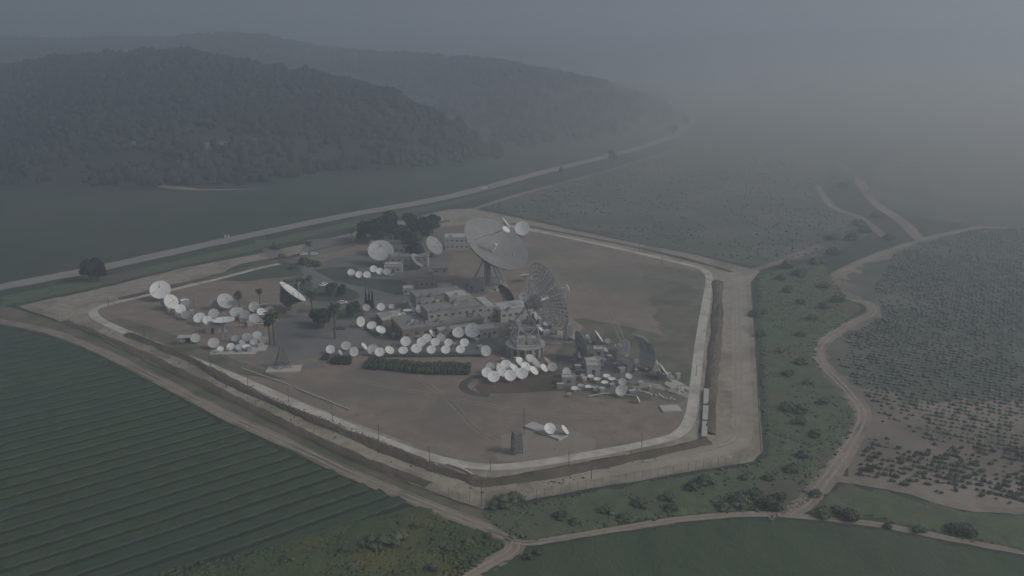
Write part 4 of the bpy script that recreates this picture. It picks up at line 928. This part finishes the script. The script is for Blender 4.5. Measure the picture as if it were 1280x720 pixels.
# poles
def pole(px, py, h, label, name='lamp_pole', arms=1):
    p = P(px, py)
    t = thing(name, label, 'lamp pole', (p.x, p.y, .1), 0, 'lamp poles around the perimeter')
    MB().tube((0,0,0), (0,0,h), .11, .07, 8).obj('pole', M['dark'], t)
    mb = MB()
    mb.tube((0,0,h-.1), (1.0,0,h+.15), .05, n=6).box((1.15,0,h+.13), (.55,.25,.12)); mb.obj('lamp_head', M['steel'], t)
    MB().box((0,0,.12), (.5,.5,.24)).obj('footing', M['concrete'], t)
for x, y, h, w in [(310,483,5.2,'lamp pole left of the short pale channel'),(361,503,5.2,'lamp pole below the gap between pale channels'),(416,527,5.6,'lamp pole below the right end of the long channel'),(474,555,6,'lamp pole on the lower left road, fourth from its left end'),(537,582,6,'lamp pole nearest the curved pale kerb'),(602,634,8,'tall pole at the bottom corner of the fence'),(613,590,4,'short pole on the inner road bend'),(655,545,9,'pole standing behind the squat lattice tower'),(711,585,5,'lamp pole on the inner road below the white slab'),(802,561,5,'lamp pole on the bottom bank toward the right'),(739,600,3.6,'short pole on the dirt strip below the inner road'),(263,458,5,'lamp pole below the lower left dishes'),(181,424,5,'leftmost lamp pole on the lower left road'),(136,383,5,'lamp pole at the far left bend of the inner road'),(243,388,6,'pole behind the far left line of dishes'),(383,308,6,'pole by the entrance road'),(333,305,7,'pole at the highway junction'),(65,368,5,'pole beside the highway at the left edge'),(827,331,6,'pole on the far right road bend'),(799,313,5,'pole midway along the far inner road'),(870,470,4,'short pole on the right inner road')]:
    pole(x, y, h, w)

# cabinets, tanks and cable trays standing between the antennas
def cabinet(px, py, w, d, h, label, group, m='palecon'):
    p = P(px, py); t = thing('equipment_cabinet', label, 'cabinet', (p.x, p.y, .12), BROT+random.uniform(-.3, .3), group)
    MB().box((0,0,h/2), (w, d, h)).obj('casing', M[m], t); MB().box((0,0,h+.05), (w+.25, d+.25, .1)).obj('roof', M['whiteroof'], t)
    MB().box((0,-d/2-.02,h*.45), (w*.45,.06,h*.75)).obj('door', M['steel'], t)
for px, py in [(212,392),(222,397),(240,393),(262,398),(273,402),(290,402),(302,402),(312,408),(325,402),(333,398),(285,440),(300,441),(312,440),(326,434),(272,442),(341,392),(322,392)]:
    cabinet(px, py, random.uniform(1, 2.4), random.uniform(.9, 1.6), random.uniform(1, 2.2), 'small pale cabinet standing among the left dishes', 'cabinets among the left dishes', random.choice(['palecon','wall','dishdim']))
for px, py in [(640,402),(646,409),(652,398),(661,404),(668,398),(675,406),(683,400),(690,410),(672,415),(640,418),(682,418),(694,401),(662,393),(650,388),(668,385),(698,418)]:
    cabinet(px, py, random.uniform(1, 3.2), random.uniform(1, 2.2), random.uniform(1, 3.4), 'pale cabinet crowded round the foot of the lattice antenna', 'cabinets round the lattice antenna', random.choice(['palecon','wall','dishdim','steel']))
for px, py in [(720,447),(727,452),(733,443),(753,455),(762,447),(768,460),(777,465),(722,462),(730,476),(742,488),(752,492),(795,466),(815,464),(822,470),(800,482),(790,492),(812,488),(765,484),(712,478),(700,486),(835,470),(847,474)]:
    cabinet(px, py, random.uniform(.9, 2.4), random.uniform(.8, 1.8), random.uniform(.6, 2.0), 'small pale cabinet on the scrubby ground near the ribbed antenna', 'cabinets near the ribbed antenna', random.choice(['palecon','wall','dishdim','steel']))
for px, py in [(492,422),(512,432),(545,433),(568,433),(596,428),(520,423),(600,436),(628,452),(645,452),(440,347),(462,349),(490,346)]:
    cabinet(px, py, random.uniform(.9, 2.0), random.uniform(.8, 1.4), random.uniform(.7, 1.6), 'small cabinet in the shade between two rows of middle dishes', 'cabinets between the middle dishes', random.choice(['palecon','wall','dishdim','steel']))
for i, (pp, w_) in enumerate([([(700,470),(760,476),(820,484)],'cable tray on low stands across the right scrub ground'),([(625,420),(650,428),(700,432)],'cable tray at the foot of the lattice antenna'),([(245,408),(300,409),(340,405)],'cable tray between the left dish clusters'),([(735,498),(760,494),(795,497)],'pale pipe run below the upturned dishes')]):
    c = smooth2(W(pp), 6); c0 = c[0]; mb = MB(); mb.path([Vector((q.x-c0.x, q.y-c0.y, .6)) for q in c], .18, 6); t = thing('cable_tray', w_, 'cable tray', (c0.x, c0.y, .12)); mb.obj('tray', M['dishgrey'], t)
    for q in c[::3]: MB().box((q.x-c0.x, q.y-c0.y, .28), (.2,.5,.6)).obj('stand', M['steel'], t)
row([(644,395,11,.7,130,dict(G)),(652,411,8,.4,40,dict(G)),(661,398,9,.5,150,dict(G)),(672,396,13,.55,20,dict(G)),(676,411,9,.35,45),(683,404,8,.7,100,dict(G)),(697,398,10,.4,30,dict(G))], 'around the lattice antenna mount', 'dishes around the lattice antenna mount')
row([(716,420,10,.6,60,dict(DM)),(735,422,9,.5,30,dict(G)),(760,426,8,.8,90,dict(DM)),(786,470,9,.7,60,dict(G)),(820,452,9,.4,40,dict(G)),(742,462,8,.8,90,dict(G)),(712,492,7,.5,90,dict(DM))], 'among the right-hand huts', 'dishes among the right-hand huts')
for k in range(26):
    u_, v_ = random.uniform(2, 32), random.uniform(2, 26); c = P(503,413,4.5)+AU*u_+AV*v_; zt = 4.6 if v_ < 9 else 8.4
    t = thing('roof_box', 'small grey box on the roof of the long terraced building', 'roof box', (c.x, c.y, zt), BROT, 'boxes on the main building roof')
    a_, b_, h_ = random.uniform(.6, 2), random.uniform(.6, 1.5), random.uniform(.4, 1.3)
    MB().box((0,0,h_/2), (a_, b_, h_)).obj('casing', M[random.choice(['steel','wall','dishgrey'])], t); MB().box((0,0,h_+.03), (a_*.8, b_*.8, .06)).obj('lid', M['dark'], t)
tufts('yard_weeds', [(130,400),(320,340),(600,285),(880,340),(860,530),(640,580),(560,570),(300,465)], 1500, .16, M['scrub'])
# perimeter fences
def fence(px, label, h=3.2, step=3.0, posts=True):
    c = smooth2(W(px), 6); c0 = c[0].copy(); t = thing('perimeter_fence', label, 'fence', (c0.x, c0.y, .06))
    pts = [c[0]]; acc = 0
    dens = []
    for p, q in zip(c[:-1], c[1:]):
        n = max(1, int((q-p).length/.25)); dens += [p+(q-p)*(k/n) for k in range(n)]
    for q in dens:
        if (q-pts[-1]).length >= step: pts.append(q)
    post = MB().tube((0,0,0), (0,0,h*.86), .055, n=5).tube((0,0,h*.86), (.0,-.35,h), .045, n=4).mesh('post', M['wire'])
    pts = pts[:100]
    for p in pts:
        o = link('post', post, t); o.location = (p.x-c0.x, p.y-c0.y, 0)
    mb = MB()
    for z in (.12, .5, .95, 1.4, 1.85, 2.3, h*.85):
        for p, q in zip(pts[:-1], pts[1:]):
            a = Vector((p.x-c0.x, p.y-c0.y, z)); b = Vector((q.x-c0.x, q.y-c0.y, z)); mb.tube(a, b, .018, n=3, cap=False)
    for p, q in zip(pts[:-1], pts[1:]):
        for k in range(5):
            a = Vector((p.x+(q.x-p.x)*k/5-c0.x, p.y+(q.y-p.y)*k/5-c0.y, .1)); mb.tube(a, a+Vector((0,0,h*.75)), .012, n=3, cap=False)
    mb.obj('wire_mesh', M['wire'], t); return t
fence([(600,636),(560,622),(480,592),(400,556),(300,507),(200,459),(100,411),(30,386)], 'long wire perimeter fence beside the striped crop field', step=3.2)
fence([(606,635),(640,630),(740,611),(850,593),(940,578)], 'wire perimeter fence along the bottom dirt road', step=2.2)
fence([(951,572),(947,500),(943,420),(938,355)], 'wire perimeter fence along the right dirt road', step=3.0)
fence([(936,342),(870,322),(760,299),(650,274)], 'hazy wire fence along the far right side', step=4)
fence([(560,598),(500,575),(420,541),(330,500),(250,462),(170,424)], 'inner wire fence between the two left dirt roads', h=2.2, step=3.0)

# vehicles
def car(px, py, label, rz, m='car_white', big=1.0):
    p = P(px, py); t = thing('parked_car' if 'parked' in label else 'car', label, 'car', (p.x, p.y, .13), rz); t.scale = (big,)*3
    MB().box((0,0,.62), (4.3,1.75,.62), taper=.96).box((-.15,0,1.17), (2.4,1.6,.5), taper=.8).obj('body', M[m], t)
    MB().box((-.15,0,1.16), (2.46,1.64,.34), taper=.86).obj('windows', M['glass'], t)
    for a in (-1.35, 1.35):
        for b in (-.82, .82): MB().tube((a, b-.1, .33), (a, b+.1, .33), .33, n=12).obj('wheel', M['tyre'], t)
car(380,319,'white car parked left of the entrance palm',.3); car(392,319,'white car parked right of the entrance palm',.2)
car(404.5,357.5,'pale car parked on the bend of the paved road',.9); car(605,236.5,'white car driving on the hazy highway',.45,big=1.2); car(879,126,'faint pale vehicle on the most distant stretch of highway',1.1,big=1.6)
car(425,412,'dark car parked on the paving behind the tallest palm',.2,m='dark'); car(428,380,'pale car parked below the oval lawn',.1)
# two white boards by the highway
for x, w in ((282,'left white board of the pair beside the highway'),(286,'right white board of the pair beside the highway')):
    p = P(x, 299); t = thing('roadside_board', w, 'board', (p.x, p.y, .05), .3, 'white boards by the highway')
    MB().box((0,0,1.6), (1.1,.08,2.2)).obj('panel', M['palecon'], t); MB().tube((0,.08,0), (0,.08,2.4), .06).obj('post', M['steel'], t)

# ------------------------------------------------------------ air, sky and light
hz = MB().box((0, 3375, 92), (10100, 7400, 186)).obj('haze', None or M['dark']); hz.data.materials.clear()
mh = bpy.data.materials.new('haze'); mh.use_nodes = True; nt = mh.node_tree; nt.nodes.clear()
out = nt.nodes.new('ShaderNodeOutputMaterial'); pv = nt.nodes.new('ShaderNodeVolumePrincipled')
pv.inputs['Color'].default_value = (.79, .868, .965, 1); pv.inputs['Density'].default_value = .00096; pv.inputs['Anisotropy'].default_value = .5
nt.links.new(pv.outputs[0], out.inputs['Volume']); hz.data.materials.append(mh); tag(hz, kind='stuff')

# low bank of thicker mist lying over the fields to the right, thinning out towards its edges
mbk = MB().lathe([(.001,-.02)]+[(math.cos(R(a)), math.sin(R(a))) for a in range(0, 90, 10)]+[(.001,1)], 40).obj('mist_bank', M['dark'])
mbk.location = (700, 1000, .4); mbk.scale = (1150, 930, 112); mbk.rotation_euler = (0, 0, R(-20)); mbk.data.materials.clear(); tag(mbk, kind='stuff')
mm = bpy.data.materials.new('mist_bank'); mm.use_nodes = True; nt = mm.node_tree; nt.nodes.clear()
out = nt.nodes.new('ShaderNodeOutputMaterial'); pv = nt.nodes.new('ShaderNodeVolumePrincipled'); pv.inputs['Color'].default_value = (.95, .94, .92, 1); pv.inputs['Anisotropy'].default_value = .5
tc = nt.nodes.new('ShaderNodeTexCoord'); ln = nt.nodes.new('ShaderNodeVectorMath'); ln.operation = 'LENGTH'; nt.links.new(tc.outputs['Object'], ln.inputs[0])
mr = nt.nodes.new('ShaderNodeMapRange'); mr.interpolation_type = 'SMOOTHSTEP'; mr.inputs[1].default_value = 1.0; mr.inputs[2].default_value = .25; mr.inputs[3].default_value = 0; mr.inputs[4].default_value = .0042
nt.links.new(ln.outputs['Value'], mr.inputs[0]); nt.links.new(mr.outputs[0], pv.inputs['Density']); nt.links.new(pv.outputs[0], out.inputs['Volume']); mbk.data.materials.append(mm)

SUN_AZ, SUN_EL = R(104), R(38)         # azimuth to the right of the view direction (+Y)
w = bpy.data.worlds.new('World'); SC.world = w; w.use_nodes = True; nt = w.node_tree
bg = nt.nodes['Background']; sky = nt.nodes.new('ShaderNodeTexSky'); sky.sky_type = 'NISHITA'; sky.sun_disc = False
sky.sun_elevation = SUN_EL; sky.sun_rotation = SUN_AZ; sky.air_density = 1.0; sky.dust_density = 3.0; sky.ozone_density = 1.0
hs = nt.nodes.new('ShaderNodeHueSaturation'); hs.inputs['Saturation'].default_value = .6
nt.links.new(sky.outputs[0], hs.inputs['Color']); nt.links.new(hs.outputs[0], bg.inputs['Color']); bg.inputs['Strength'].default_value = .07
sl = bpy.data.lights.new('sun', 'SUN'); sl.energy = 1.5; sl.angle = R(14); sl.color = (1, .94, .83)
so = bpy.data.objects.new('sun', sl); COL.objects.link(so)
sd = Vector((math.sin(SUN_AZ)*math.cos(SUN_EL), math.cos(SUN_AZ)*math.cos(SUN_EL), math.sin(SUN_EL)))
so.rotation_euler = sd.to_track_quat('Z', 'Y').to_euler(); so.location = (300, 100, 300)

SC.view_settings.view_transform = 'Standard'; SC.view_settings.look = 'None'; SC.view_settings.exposure = -0.12; SC.view_settings.gamma = 1
SC.view_settings.use_curve_mapping = False
SC.render.engine = 'CYCLES'; SC.cycles.use_denoising = True; SC.cycles.max_bounces = 6; SC.cycles.volume_bounces = 2; SC.cycles.diffuse_bounces = 3
SC.cycles.use_adaptive_sampling = False
